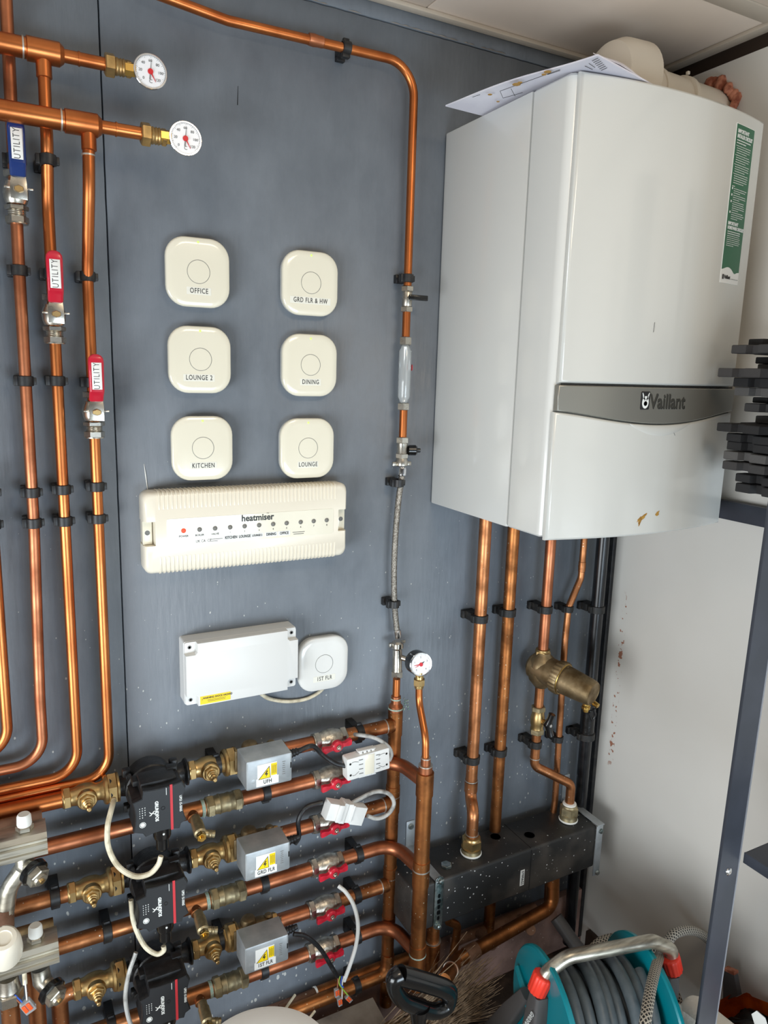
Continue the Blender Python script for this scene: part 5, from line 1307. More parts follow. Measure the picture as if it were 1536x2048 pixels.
MB().lathe(fc, fd, [(.054, .0345), (.060, .0345), (.061, .0315), (.063, .0315), (.064, .0335), (.085, .0322), (.122, .0298), (.131, .0285), (.135, .0262), (.136, .0240), (.1350, .0232)], 40).build('bowl', 'brass_cast', t)
MB().lathe(fc, fd, [(.053, .0355), (.0585, .0365), (.0595, .0355), (.0590, .0335)], 44).build('rim', 'brass_bright', t)
for a in range(3):
    aa = 2.1 + a * 2.1; MB().tube([fc + fd * .062 + (x * math.cos(aa) + y * math.sin(aa)) * .0325, fc + fd * .074 + (x * math.cos(aa) + y * math.sin(aa)) * .0312], [.0018, .0008], 8).build('rib', 'brass_cast', t)
MB().hexn(V((P3X, PY, zf3)), Z_, -.018, .000, .0185).lathe((P3X, PY, zf3), Z_, [(-.028, .015), (-.026, .0165), (-.024, .015), (-.022, .0165), (-.018, .0155), (0, .0165), (.003, .0165), (.004, .0130)], 24).build('top_union', 'brass', t)
zq = z3(1362); MB().hexn(V((fc.x, PY, zq)), Z_, -.006, .008, .0165).lathe((fc.x, PY, zq), Z_, [(.006, .0150), (.020, .0155)], 22).build('bottom_union', 'brass_dirty', t)
dc_ = at(1172, 1413, -.150); dv = MB().lathe(dc_ + V((0, 0, .012)), -Z_, [(0, .008), (.010, .008), (.011, .0095), (.017, .0095), (.018, .0065), (.024, .0060)], 16).hexn(dc_, OUT + Z_ * -.3, -.002, .007, .0085)
dv.lathe(at(1193, 1410, -.165), V((.2, -.9, -.3)), [(-.008, .0060), (.004, .0060), (.005, .0045)], 12).build('drain_screw', 'brass_bright', t)
MB().tube(spline([at(1178, 1425, -.150), at(1184, 1440, -.148), at(1190, 1430, -.150), at(1187, 1418, -.152)], 6), .0030, 8).build('drain_tie', 'black_plastic', t)
p3b = pipe('short copper length between the brass filter and the black handled valve', [(fc.x, PY, zq), (fc.x, PY, z3(1412))], .0110, 'copper_aged')
vz0, vz1 = z3(1466), z3(1408); X3 = fc.x
t = thing('ball_valve', 'brass ball valve with black handle under the brass filter', 'valve', (X3, PY, (vz0 + vz1) / 2)); zm = (vz0 + vz1) / 2
MB().lathe((X3, PY, zm), Z_, [(-.026, .0125), (-.022, .0150), (-.016, .0145), (-.010, .0160), (0, .0170), (.010, .0160), (.016, .0145), (.024, .0150), (.026, .0125)], 24).build('body', 'brass', t)
MB().hexn((X3, PY, zm), Z_, -.036, -.022, .0172).build('nut', 'brass_dirty', t); MB().hexn((X3, PY, zm), Z_, .022, .034, .0172).build('nut', 'brass_dirty', t)
MB().lathe((X3 + .004, PY - .014, zm), OUT, [(0, .007), (.012, .007)], 14).build('spindle', 'brass', t)
hb = MB(); 
for s_ in (-1, 1): hb.tube([V((X3 + .006, PY - .030, zm)), V((X3 + .008, PY - .034, zm + s_ * .014)), V((X3 + .011, PY - .036, zm + s_ * .027))], [.0105, .0075, .0085], 12)
hb.lathe((X3 + .006, PY - .024, zm), OUT, [(0, .009), (.012, .0088), (.014, .006)], 16).build('handle', 'black_gloss', t)
MB().hexn((X3 + .006, PY - .038, zm), OUT, 0, .003, .0042).build('screw', 'chrome', t)
j0 = V((X3, PY, z3(1532))); j1 = at(1145, 1572, -.080)
nx_ = .388
p3c = pipe('copper pipe with two elbows from the black handled valve into the header', [(X3, PY, vz0), (X3, PY, z3(1528)), V((nx_, -.078, at(1142, 1568, -.078).z)), V((nx_, -.078, NZ + .02))], .0110, 'copper_aged', .022)
ring(p3c, (X3, PY, z3(1512)), Z_, .0116)
tank_nut('brass union where the right hand pipe enters the black header', nx_, -.078, .0225, 'brass_dirty')
MB().lathe((nx_, -.078, NZ + .040), Z_, [(0, .0165), (.004, .0165), (.006, .0125)], 22).build('white_sealant', 'bead_white', p3c)
# P4 thin
P4 = lambda px, py: at(px, py, PY + .010)
p4 = pipe('thin copper pipe with a kink, between the filter pipe and the black waste pipe', [P4(1170, 1060), P4(1162, 1155), P4(1137, 1215), P4(1130, 1280), P4(1110, 1600), P4(1102, 1660), P4(1092, 1830)], .0078, 'copper_aged', .03)
MB().lathe(P4(1164, 1133), (P4(1170, 1060) - P4(1162, 1155)), [(-.012, .0080), (-.011, .0088), (-.004, .0086), (0, .0092), (.004, .0086), (.011, .0088), (.012, .0080)], 16).build('coupling', 'copper_aged', p4)
# P5 waste
w5 = lambda px, py: at(px, py, PY)
a5, b5 = w5(1202, 1075), w5(1176, 1480); x5 = (a5.x + b5.x) / 2
t = thing('waste_pipe', 'black plastic waste pipe running down the corner beside the white wall', 'pipe', (x5, PY, .0))
MB().cyl((x5, PY, .01), (x5, PY, -1.20), .0150).lathe((x5, PY, -.02), Z_, [(-.016, .0150), (-.015, .0180), (.03, .0180)], 22).build('tube', 'black_pipe', t)
MB().lathe((x5, PY, w5(1178, 1440).z), Z_, [(-.035, .0150), (-.034, .0178), (.034, .0178), (.035, .0150)], 22).build('coupling', 'polythene_black', t)
yc = PY
clip(952, 1238, PY, .0135, 'upper black clip on the leftmost pipe under the boiler', X=P1X, dusty=True, wd=.018); clip(938, 1520, PY, .0135, 'lower black clip on the leftmost pipe under the boiler', X=P1X, dusty=True, wd=.018)
clip(1019, 1224, PY + .012, .0135, 'upper black clip on the second pipe under the boiler', X=P2X, dusty=True, wd=.018); clip(1002, 1502, PY + .012, .0135, 'lower black clip on the second pipe under the boiler', X=P2X, dusty=True, wd=.018)
clip(1095, 1218, PY, .0120, 'black clip on the third boiler pipe above the brass filter', X=P3X, dusty=True, wd=.018); clip(1075, 1487, PY, .0110, 'black clip under the black handled brass valve', X=X3, dusty=True, wd=.018)
clip(1137, 1218, PY + .010, .0078, 'black clip at the kink of the thin pipe', dusty=True); clip(1117, 1478, PY + .010, .0078, 'black clip on the thin pipe below the filter', dusty=True)
clip(1200, 1217, PY, .0150, 'upper black clip on the black waste pipe', X=x5, dusty=True, wd=.018); clip(1174, 1470, PY, .0178, 'lower black clip on the black waste pipe', X=x5, dusty=True, wd=.018)

# ================================================================ BLACK LOW-LOSS HEADER
HX0, HX1, HY0, HY1, HZ0, HZ1 = -.085, .437, -.022, -.128, -.913, -.802
t = thing('insulated_header', 'long black insulated header box on steel brackets under the boiler', 'header', ((HX0 + HX1) / 2, (HY0 + HY1) / 2, HZ0))
MB().box(((HX0 + HX1) / 2, (HY0 + HY1) / 2, (HZ0 + HZ1) / 2), (HX1 - HX0, HY0 - HY1, HZ1 - HZ0), bev=.006, seg=3).build('insulation', 'black_foam', t)
MB().box((.234, HY1 - .0002, (HZ0 + HZ1) / 2), (.0015, .0012, HZ1 - HZ0 - .006)).box((.234, (HY0 + HY1) / 2, HZ1 - .0002), (.0015, HY0 - HY1 - .006, .0012)).build('joint', 'gap_dark', t)
for x, y in ((.185, -.055), (.262, -.085)):
    MB().lathe((x, y, HZ1 + .0002), Z_, [(0, .0135), (.0006, .0135), (.0006, .0122), (0, .0122)], 28).build('moulded_disc', 'clip_dusty', t)
MB().hexn((.022, -.095, HZ1), Z_, 0, .007, .0125).build('bolt', 'zinc_bright', t)
p = at(1044, 1755, HY1); sk = MB().box((p.x, HY1 - .0008, p.z), (.0115, .0006, .040)).build('sticker', 'paper_label', t)
lt = MB(); letter(lt, '57999AG2', .0095, (p.x, HY1 - .0012, p.z), -Z_, X_, .85, 1.0, .0002); lt.build('lettering', 'dark_letter', sk)
# brackets
def bracket(label, x, zr, name='steel_bracket'):
    t = thing(name, label, 'bracket', (x, -.05, HZ1))
    b = MB(); b.box((x, -.0015, HZ1 + .030), (.022, .003, .075), bev=.0008)
    b.box((x, -.068, HZ1 + .003), (.020, .132, .003), bev=.0008)
    b.build('arm', 'galvanised', t); MB().hexn((x, -.003, HZ1 + .055), OUT, 0, .005, .007).build('wall_screw', 'zinc_bright', t)
    return t
t = bracket('left galvanised bracket over the black header', -.018, 0)
b = MB(); b.prism(rrect(.022, .128, .0105, 6), (-.018, HY1 - .001, -.853), X_, Z_, .003, .0006); b.build('front_strap', 'zinc_bright', t)
for z_ in (-.797, -.908): MB().lathe((-.018, HY1 - .004, z_), OUT, [(0, .0085), (.0015, .0085), (.002, .0055), (.007, .0055), (.009, .003)], 14).build('bolt', 'zinc_bright', t)
sl_ = MB()
for k in range(5): sl_.prism(rrect(.006 + .003 * (k % 2), .010, .0028, 3), (-.018, HY1 - .0042, -.835 - k * .0135), X_, Z_, .0005)
sl_.build('slot', 'black_gloss', t)
t = bracket('right galvanised bracket over the black header', .444, 0)
b = MB(); b.box((.4415, -.131, -.868), (.020, .003, .135), bev=.0008).build('front_strap', 'galvanised', t)
for z_ in (-.815, -.928): MB().lathe((.444, -.133, z_), OUT, [(0, .0065), (.004, .0055), (.005, .003)], 12).build('bolt', 'zinc_bright', t)
# pipes under the header
u0 = at(876, 1862, -.128); 
t = pipe('thick copper stub dropping from the left of the black header', [V((u0.x, -.108, HZ0 + .004)), V((u0.x, -.108, at(868, 1958, -.108).z))], .0150, 'copper_brown')
MB().lathe((u0.x, -.108, at(874, 1895, -.108).z), Z_, [(-.026, .0165), (-.025, .0178), (.020, .0178), (.021, .0165)], 24).build('collar', 'copper_brown', t); ring(t, (u0.x, -.108, at(874, 1876, -.108).z), Z_, .0178)
pipe('thin curved copper pipe emerging under the left of the black header', [at(896, 1842, -.060), at(915, 1850, -.060), at(912, 1880, -.06), at(905, 1915, -.06)], .0095, 'copper_brown', .018)
uz = at(981, 1887, -.10).z
e0, e1, e2, e3 = at(888, 1962, -.20), at(916, 1920, -.135), at(1101, 1843, -.100), at(1114, 1770, -.088)
e1 = at(912, 1922, -.130); e2 = V((at(1103, 1840, -.09).x, -.09, e1.z)); e3 = V((e2.x, -.082, HZ0 + .004))
t = pipe('dusty copper pipe running low under the header from the floor elbow', [e0, e1, e2, e3], .0155, 'copper_brown', [.022, .028], cat='pipe')
d01 = (e1 - e0).normalized(); ring(t, e0 + (e1 - e0) * .55, d01, .0160)
MB().lathe(e3 - Z_ * .03, Z_, [(-.026, .0160), (-.025, .0172), (.018, .0172), (.019, .016)], 22).build('collar', 'copper_brown', t); ring(t, e3 - Z_ * .012, Z_, .0168)
sleeve(t, e1 + (e2 - e1).normalized() * .045, e2 - e1, .035, .0172, 'copper_dusty', 'collar')
for k, (x0, y0, x1, y1) in enumerate(((960, 1868, 985, 1890), (1040, 1838, 1062, 1860))):
    pipe('dusty copper branch behind the low pipe, %s one' % ['left', 'right'][k], [at(x0, y0, -.045), at(x1, y1, -.112)], .0120, 'copper_dusty')
pipe('dark copper pipe crossing behind at floor level', [at(905, 1885, -.03), at(1070, 1815, -.03)], .0120, 'copper_dusty')
pipe('reddish pipe partly hidden behind the low pipe run', [at(985, 1862, -.018), at(1055, 1822, -.018)], .0110, 'copper_dusty')
wp = thing('waste_branch', 'dusty grey plastic pipe sloping from the corner to the floor', 'pipe', at(1120, 1850, -.06))
MB().cyl(at(1112, 1835, -.05), at(1175, 1925, -.14), .0170).build('tube', 'reel_grey', wp)

# ================================================================ MANIFOLDS AT LOWER LEFT
def extr(mb, x0, x1, y, z_, s_):
    pr = [(-.5, -.42), (-.42, -.5), (.1, -.5), (.18, -.42), (.34, -.44), (.46, -.34), (.46, -.2), (.40, -.16), (.40, -.06), (.52, -.02), (.52, .10), (.42, .14), (.42, .22), (.46, .28), (.36, .44), (.20, .5), (-.42, .5), (-.5, .42)]
    return mb.loft([[V((x, y - p[0] * s_, z_ + p[1] * s_)) for p in pr] for x in (x0, x1)])
def union_knob(px, py, Y, label, r=.020):
    c = at(px, py, Y); t = thing('manifold_union', label, 'pipe fitting', c); d = V((.45, -.80, -.30)).normalized()
    MB().lathe(c - d * .020, d, [(0, r * .62), (.012, r * .66), (.020, r * .60)], 18).build('tail', 'chrome_satin', t)
    MB().lathe(c, d, [(-.004, r * .98), (-.002, r * 1.08), (.006, r * 1.08), (.008, r * .90)], 26).build('black_ring', 'black_gloss', t)
    MB().hexn(c, d, .006, .020, r * .86).lathe(c, d, [(.020, r * .55), (.024, r * .50)], 18).build('nut', 'chrome_satin', t)
    MB().cyl(c + d * .024, c + d * .027, r * .2).build('pin', 'brass', t)
    return t
m1 = at(94, 1680, -.120); m2 = at(117, 1897, -.120)
for k, (e_, cap_px, lab, s_) in enumerate(((m1, (49, 1652), 'upper', .046), (m2, (73, 1893), 'lower', .046))):
    t = thing('manifold', 'satin chrome manifold bar cut by the left frame edge, %s one' % lab, 'manifold', e_)
    extr(MB(), -1.08, e_.x, -.112, e_.z, s_).build('bar', 'chrome_satin', t)
    cp = at(cap_px[0], cap_px[1], -.112); cp.z = e_.z + .027
    MB().hexn(cp, Z_, -.004, .004, .0135).cyl(cp, cp + Z_ * .010, .008).build('vent_body', 'chrome_satin', t)
    MB().lathe(cp, Z_, [(.004, .0105), (.006, .0112), (.020, .0105), (.023, .0085)], 14).build('vent_cap', 'bead_white', t)
    pipe('brown %s tube along the back of the %s manifold' % ('short', lab), [V((-1.05, -.082, e_.z + .018)), V((e_.x - .004, -.082, e_.z + .018))], .0120, 'copper_dusty' if k == 0 else 'brass_cast', name='manifold_tube')
u1 = union_knob(66, 1742, -.125, 'chrome union with black ring below the upper manifold')
u2 = union_knob(102, 1980, -.125, 'chrome union with black ring below the lower manifold')
t = thing('union_elbow', 'dull chrome elbow joining the upper manifold to its union', 'pipe fitting', at(50, 1725, -.10)); MB().tube([at(48, 1705, -.105), at(50, 1728, -.108), at(60, 1738, -.118)], [.014, .015, .013], 16).build('body', 'chrome_satin', t)
t = thing('union_elbow', 'dull chrome elbow joining the lower manifold to its union', 'pipe fitting', at(85, 1960, -.10)); MB().tube([at(80, 1935, -.105), at(84, 1960, -.108), at(95, 1975, -.118)], [.014, .015, .013], 16).build('body', 'chrome_satin', t)
pipe('tarnished bent pipe curving down from the upper manifold union', [at(46, 1735, -.085), at(18, 1775, -.085), at(10, 1830, -.085), at(12, 1880, -.085)], .0135, 'chrome_satin', .05, name='bent_pipe')
pipe('copper tail coming down from the bent pipe to the radiator valve', [at(10, 1815, -.086), at(12, 1872, -.086)], .0130, 'copper_dusty')
# thermostatic head
c = at(8, 1893, -.165); t = thing('valve_head', 'cream rounded valve head cut by the left frame edge', 'valve', c); d = V((-.05, -.72, .70)).normalized()
d = V((0.02, -.45, .89)).normalized()
MB().lathe(c - d * .030, d, [(0, .018), (.004, .0255), (.016, .0265), (.040, .0245), (.052, .0215), (.056, .0180), (.0565, .0120), (.0545, .0110)], 36).build('cap', 'cream_plastic', t)
MB().lathe(c - d * .030, d, [(-.012, .014), (0, .016)], 20).build('collar', 'chrome_satin', t)
# pipes below the lower manifold
c = at(18, 1985, -.115)
t = thing('manifold_outlet', 'nickel hexagon outlet nut under the lower manifold', 'pipe fitting', c)
MB().hexn((c.x, -.115, c.z), Z_, -.016, .004, .0215).lathe((c.x, -.115, c.z), Z_, [(.004, .0165), (.008, .0180), (.014, .0165), (.030, .0150)], 22).build('nut', 'nickel', t)
pipe('copper drop under the nickel outlet nut at the frame corner', [(c.x, -.115, c.z - .012), (c.x, -.115, c.z - .25)], .0140, 'copper_aged')
x7 = at(72, 1990, -.070).x
pipe('copper drop between the orange wire connector and the elbow pipe', [(x7, -.070, at(72, 1935, -.07).z), (x7, -.070, -1.2)], .0140, 'copper_aged')
c = at(56, 2012, -.140); t = thing('lever_connector', 'tiny clear and orange lever connector under the lower manifold', 'wire connector', c); Rm = Matrix.Rotation(math.radians(-25), 3, 'Y')
MB().box(c, (.017, .010, .022), Rm, .001).build('housing', 'clear_plastic', t); MB().box(c + OUT * .005 + Rm @ V((-.004, 0, .002)), (.0055, .004, .014), Rm, .0006).build('lever', 'orange_lever', t); MB().box(c + OUT * .005 + Rm @ V((.003, 0, .002)), (.0055, .004, .014), Rm, .0006).build('lever', 'orange_lever', t)
for s_, a_, b_, r_, nmw in (('wire_white', (50, 1960), (54, 2002), .0012, 'white'), ('wire_blue', (30, 1990), (50, 2010), .0012, 'blue'), ('wire_brown', (28, 1994), (48, 2014), .0012, 'brown')):
    t = thing('wire_core', 'fine %s wire into the connector under the lower manifold' % nmw, 'wire', at(*a_, -.13)); MB().tube([at(*a_, -.130), at(*b_, -.140)], r_, 6).build('core', s_, t)
t = thing('cable_sheath', 'short white sheath end above the orange connector', 'cable', at(49, 1950, -.125)); MB().tube([at(48, 1935, -.125), at(50, 1968, -.128)], .0035, 10).build('cable', 'cream_cable', t)
cable('grey twisted wires behind the top supply pipe at the left edge', [at(-8, 1668, -.03), at(25, 1645, -.025), at(48, 1632, -.028), at(52, 1625, -.03)], .0025, 'grey_cable', 'thin_cable')
cable('dark wire running beside the grey twisted ones at the left edge', [at(-8, 1655, -.03), at(15, 1650, -.025), at(42, 1628, -.028), at(50, 1622, -.03)], .0025, 'black_cable', 'thin_cable')
# ================================================================ SHELF UNIT AT RIGHT
t = thing('shelf_unit', 'dark grey steel shelving unit against the white wall, its post crossing the view', 'shelving', (.245, -.60, ZF))
pl_ = lambda z_: .2365 + .0173 * (z_ - .03)
b = MB(); b.loft([[V((pl_(z_), -.6012, z_)), V((pl_(z_) + .0480, -.6012, z_)), V((pl_(z_) + .0480, -.5988, z_)), V((pl_(z_), -.5988, z_))] for z_ in (ZF, .65)]).build('post', 'shelf_steel', t)
MB().loft([[V((pl_(z_) + .0480, -.6020, z_)), V((pl_(z_) + .0506, -.6020, z_)), V((pl_(z_) + .0506, -.5988, z_)), V((pl_(z_) + .0480, -.5988, z_))] for z_ in (ZF, .65)]).build('post_edge', 'shelf_edge', t)
MB().loft([[V((pl_(z_) + .0470, -.5985, z_)), V((pl_(z_) + .0492, -.5985, z_)), V((pl_(z_) + .0492, -.5640, z_)), V((pl_(z_) + .0470, -.5640, z_))] for z_ in (ZF, .65)]).build('post_flange', 'shelf_steel', t)
sc = at(1457, 1743, -.6013); MB().lathe(sc, OUT, [(0, .0072), (.0015, .0068), (.0032, .004), (.0034, .0018), (.0020, .0016)], 20).build('bolt', 'chrome', t)
MB().box((.5150, -.72, .0105), (.016, 1.0, .038), bev=.0015).build('wall_rail', 'shelf_steel', t)
for nm, zt_, y0 in (('upper', atX(1472, 983, .35).z - .0006, -.62), ('lower', None, -.602), ('bottom', -1.065, -.60)):
    if zt_ is None: zt_ = at(1484, 1706, -.602).z
    s_ = MB(); s_.box((.4000, (y0 - 1.18) / 2, zt_ - .004), (.230, abs(y0 + 1.18), .008), bev=.002)
    if nm != 'upper': s_.box((.2862, (y0 - 1.18) / 2, zt_ - .010), (.0025, abs(y0 + 1.18), .020), bev=.0008)
    s_.box((.4000, y0 - .002, zt_ - .010), (.230, .0025, .020), bev=.0008)
    s_.build('shelf_board', 'shelf_steel', t)
for x, y in ((.2455, -1.18), (.500, -.604), (.500, -1.18)):
    MB().box((x, y, -.30), (.036, .0025, 1.90), bev=.0006).build('post', 'shelf_steel', t)
# stack of foam jigsaw tiles
tiles = [(1498, 678, 690, .375, 'foam_dark'), (1464, 690, 713, .335, 'foam_mid'), (1512, 714, 727, .385, 'foam_dark'), (1516, 728, 735, .390, 'foam_light'), (1437, 736, 754, .318, 'foam_mid'), (1468, 755, 771, .345, 'foam_dark'),
         (1470, 774, 793, .345, 'foam_light'), (1506, 794, 805, .385, 'foam_dark'), (1490, 806, 830, .360, 'foam_mid'), (1512, 831, 844, .390, 'foam_light'), (1435, 845, 862, .318, 'foam_dark'), (1454, 866, 880, .335, 'foam_dark'), (1455, 882, 900, .338, 'foam_dark'),
         (1448, 901, 918, .330, 'foam_light'), (1446, 921, 940, .330, 'foam_mid'), (1472, 946, 961, .350, 'foam_dark'), (1472, 965, 983, .350, 'foam_dark')]
ordn = ['topmost', 'second', 'third', 'fourth', 'fifth', 'sixth', 'seventh', 'eighth', 'ninth', 'tenth', 'eleventh', 'twelfth', 'thirteenth', 'fourteenth', 'fifteenth', 'sixteenth', 'lowest']
rnd = random.Random(21)
zprev = None
for k, (xl_, y0, y1, x0, mtn) in enumerate(tiles):
    pa = atX(xl_, y0, x0); pb = atX(xl_, y1, x0); yf = pa.y; zt_, zb_ = pa.z, pb.z
    if k + 1 < len(tiles):
        nx = tiles[k + 1]; zn = atX(nx[0], nx[1], nx[3]).z; zb_ = zn + .0004
        if zt_ - zb_ > .016: zb_ = zt_ - .0145
    kn = rnd.uniform(.020, .032)
    xin = .012
    poly = [(x0, yf), (x0, yf - .028), (x0 + xin, yf - .032), (x0 + xin, yf - .050), (x0 - .006, yf - .055), (x0 - .006, yf - .085), (x0 + xin, yf - .090), (x0 + xin, yf - .112), (x0, yf - .116), (x0, yf - .15), (x0 + xin, -.86), (x0, -.90), (.488, -.90), (.488, yf), (x0 + .06, yf), (x0 + .055, yf - .012), (x0 + .03, yf - .012), (x0 + .025, yf)]
    w_ = rnd.uniform(-.002, .002)
    mb = MB(); mb.loft([[V((p[0], p[1], z_ + (w_ if p[1] < -.6 else 0))) for p in (poly if q == 0 else inset(poly, .0012))] for z_, q in ((zb_, 1), (zb_ + .0012, 0), (zt_ - .0012, 0), (zt_, 1))])
    o = mb.build('foam_tile', mtn, None)
    tag(o, 'grey interlocking foam mat tile, %s in the stack on the shelf' % ordn[k], 'foam tile', 'stacked foam mat tiles')
# a filler slab chunk seen edge-on between sixth and eighth
# ================================================================ HOSE REEL
CL = V((.040, -.398, -.850)); CR = V((.303, -.473, -.850)); A = (CR - CL).normalized(); Bv = V((-A.y, A.x, 0))
t = thing('hose_reel', 'teal and grey garden hose reel with metal carrying handle and red collars', 'hose reel', (CL + CR) / 2)
disc_c = [CL - Bv * .005 + A * .015 + Z_ * -.115, CL - Bv * .005 + A * .219 + Z_ * -.115]
for k, dc in enumerate(disc_c):
    s_ = 1 if k else -1
    d_ = MB().lathe(dc - A * .004, A, [(0, .132), (.001, .150), (.004, .153), (.010, .153), (.012, .150), (.012, .135), (.007, .128), (.006, .06), (.008, .05)] , 48)
    for a in range(6):
        aa = a * PI / 3 + .2; r0, r1 = .045, .130
        u = (Z_ * math.cos(aa) + Bv * math.sin(aa)); d_.tube([dc + u * r0 + A * s_ * .010, dc + u * r1 + A * s_ * .008], [.010, .006], 8)
    d_.build('side_disc', 'teal_plastic', t, 30)
MB().cyl(disc_c[0], disc_c[1], .050, n=28).build('drum', 'teal_dark', t)
for k, (c_, nm) in enumerate(((CL, 'left'), (CR, 'right'))):
    s_ = 1 if k else -1
    pst = MB(); o = c_ - Z_ * .022
    rings = []
    for h, wa, wb_ in ((0, .013, .016), (.03, .015, .020), (.14, .016, .030), (.375, .016, .045)):
        q = o - Z_ * h + Bv * (h * .10); rings.append([q + A * (p[0]) + Bv * p[1] for p in rrect(2 * wa, 2 * wb_, .006, 3)])
    pst.loft(rings); 
    rings = []
    for h, wa, wb_ in ((.05, .010, .016), (.15, .012, .024), (.375, .012, .03)):
        q = o - Z_ * h + Bv * (.02 + h * .62); rings.append([q + A * (p[0]) + Bv * p[1] for p in rrect(2 * wa, 2 * wb_, .006, 3)])
    pst.loft(rings); ps_ = pst.build('side_frame', 'reel_grey', t)
    if k == 0:
        lt = MB(); letter(lt, 'GARDENA', .0150, o - Z_ * .055 - A * .0175 - Bv * .0 , (-Z_ * .9 - Bv * -.45).normalized(), (-Bv), .9, 1.0, .0003)
        lt.v = [p - A * .0006 for p in lt.v]; 
        lt.build('lettering', 'white_letter', ps_)
    rings = []; up = V((0, 0, 1)) * .93 + A * (.34 * -s_ * 1.0); up.normalize(); x, y, z_ = basis(up)
    for h, r0 in ((-.020, .0165), (-.018, .0185), (.014, .0200), (.017, .0190), (.018, .0150)):
        rings.append([c_ + up * h + (x * math.cos(2 * PI * i / 56) + y * math.sin(2 * PI * i / 56)) * (r0 - (.0009 if (i // 2) % 2 else 0)) for i in range(56)])
    MB().loft(rings).build('collar', 'reel_red', t, 60)
hp = [CL - Z_ * .01, CL + Z_ * .022 + A * .012, CL + Z_ * .048 + A * .050, CR + Z_ * .055 - A * .045, CR + Z_ * .030 - A * .002, CR - Z_ * .005 + A * .0]
MB().tube(fillet(hp, [.03, .05, .035, .02], 8), .0130, 20).build('handle', 'chrome_satin', t, 60)
# hose wound on it
hs = []
N = 8
for i in range(N * 36 + 1):
    u = i / (N * 36); a = i / 36 * 2 * PI
    w_ = .004 * math.sin(i * .13)
    hs.append(disc_c[0] + A * (.016 + .170 * u + .010 * math.sin(a) * .8 + w_ * .6) + (Z_ * math.cos(a) + Bv * math.sin(a)) * (.112 + .006 * math.sin(u * 19) + w_))
t = thing('garden_hose', 'grey garden hose wound on the teal reel', 'hose', hs[0]); hm = MB(); hm.tube(hs, .0115, 12)
hs2 = [p for p in hs]
hm.build('coil', 'hose_grey', t, 70)
hs3 = []
for i in range(7 * 30 + 1):
    u = i / 210; a = i / 30 * 2 * PI
    hs3.append(disc_c[0] + A * (.185 - .17 * u) + (Z_ * math.cos(a) + Bv * math.sin(a)) * .090)
MB().tube(hs3, .0115, 10).build('inner_coil', 'hose_grey', t, 70)
# woven hoses
def woven_hose(label, pts, r=.0098):
    P = spline(pts, 14); t = thing('woven_hose', label, 'hose', P[0])
    n = 14; mb = MB(); mb.tube(P, r, n, cap=False); o = mb.build('hose', 'woven_hose', t, 80)
    me = o.data; uvl = me.uv_layers.new(name='UVMap')
    # rings are laid in order: vertex index -> (ring, column)
    dist = [0]
    for i in range(1, len(P)): dist.append(dist[-1] + (P[i] - P[i - 1]).length)
    for poly in me.polygons:
        cols = [me.loops[l].vertex_index % n for l in poly.loop_indices]
        wrap = (max(cols) - min(cols)) > n / 2
        for l in poly.loop_indices:
            vi = me.loops[l].vertex_index; c_ = vi % n; k = vi // n
            cc = c_ + (n if wrap and c_ < n / 2 else 0)
            uvl.data[l].uv = (cc / n * 2 * PI * r * 150 / (2 * PI) , dist[min(k, len(dist) - 1)] * 150 / (2 * PI) * 1.0)
    return t
woven_hose('woven black and white hose looping up from the reel and over toward the white wall', [at(1286, 2110, -.62), at(1290, 2048, -.60), at(1300, 1985, -.555), at(1311, 1938, -.50), at(1321, 1908, -.45), at(1335, 1884, -.43), at(1352, 1866, -.42), at(1384, 1861, -.41), at(1415, 1878, -.40), at(1445, 1920, -.40), at(1455, 1990, -.41)])
woven_hose('short woven hose strand passing behind the right red collar', [at(1300, 1890, -.36), at(1325, 1935, -.40), at(1345, 1975, -.44), at(1362, 2020, -.46)])
woven_hose('woven hose strand lying across the back of the reel', [at(1170, 1935, -.24), at(1188, 1893, -.235), at(1220, 1876, -.235), at(1255, 1880, -.25), at(1290, 1897, -.28), at(1310, 1920, -.32)], .0095)

# ================================================================ ROLL, ORANGE BAG
rc = at(1372, 2030, -.50); 
t = thing('fabric_roll', 'white roll of soft fabric at the bottom right, behind the shelf post', 'fabric roll', rc); ax = V((.10, -1, -.02)).normalized()
x, y, z_ = basis(ax); rings = []
for h, k in ((-.002, .90), (.006, 1.0), (.25, 1.0), (.50, 1.0)):
    rings.append([rc + ax * h + (x * math.cos(2 * PI * i / 40) + y * math.sin(2 * PI * i / 40)) * (.045 * k * (1 + .03 * math.sin(3 * 2 * PI * i / 40 + h * 9))) for i in range(40)])
MB().loft(rings, True, True).build('roll', 'cloth_white', t, 60)
flp = MB(); pts = []
rings = []
for h in (-.004, .2, .5):
    rings.append([rc + ax * h + (x * math.cos(a) + y * math.sin(a)) * (.0455 + .010 * (k / 16)) for k, a in enumerate([(.6 + 2.6 * j / 16) for j in range(17)])] + [rc + ax * h + (x * math.cos(a) + y * math.sin(a)) * (.0435 + .010 * (k / 16)) for k, a in list(enumerate([(.6 + 2.6 * j / 16) for j in range(17)]))[::-1]])
flp.loft(rings).build('loose_flap', 'cloth_white', t, 60)
_q = atX(1440, 1962, .455); c = V((.452, _q.y - .13, _q.z - .135))
t = thing('orange_bag', 'orange bag with black liner and white emblem behind the shelf post', 'bag', c)
bg = MB(); rings = []
rnd = random.Random(5)
for h, s_ in ((0, .92), (.02, 1.0), (.07, 1.02), (.105, .99), (.120, .95)):
    rings.append([c + V((p[0] * s_, p[1] * s_, h + (.006 * math.sin(i * .9) + .030 - .42 * p[1]) * (h / .12))) for i, p in enumerate(rrect(.115, .25, .03, 8))])
bg.loft(rings, True, False).build('sack', 'orange_bag', t, 60)
ln = MB(); rings = []
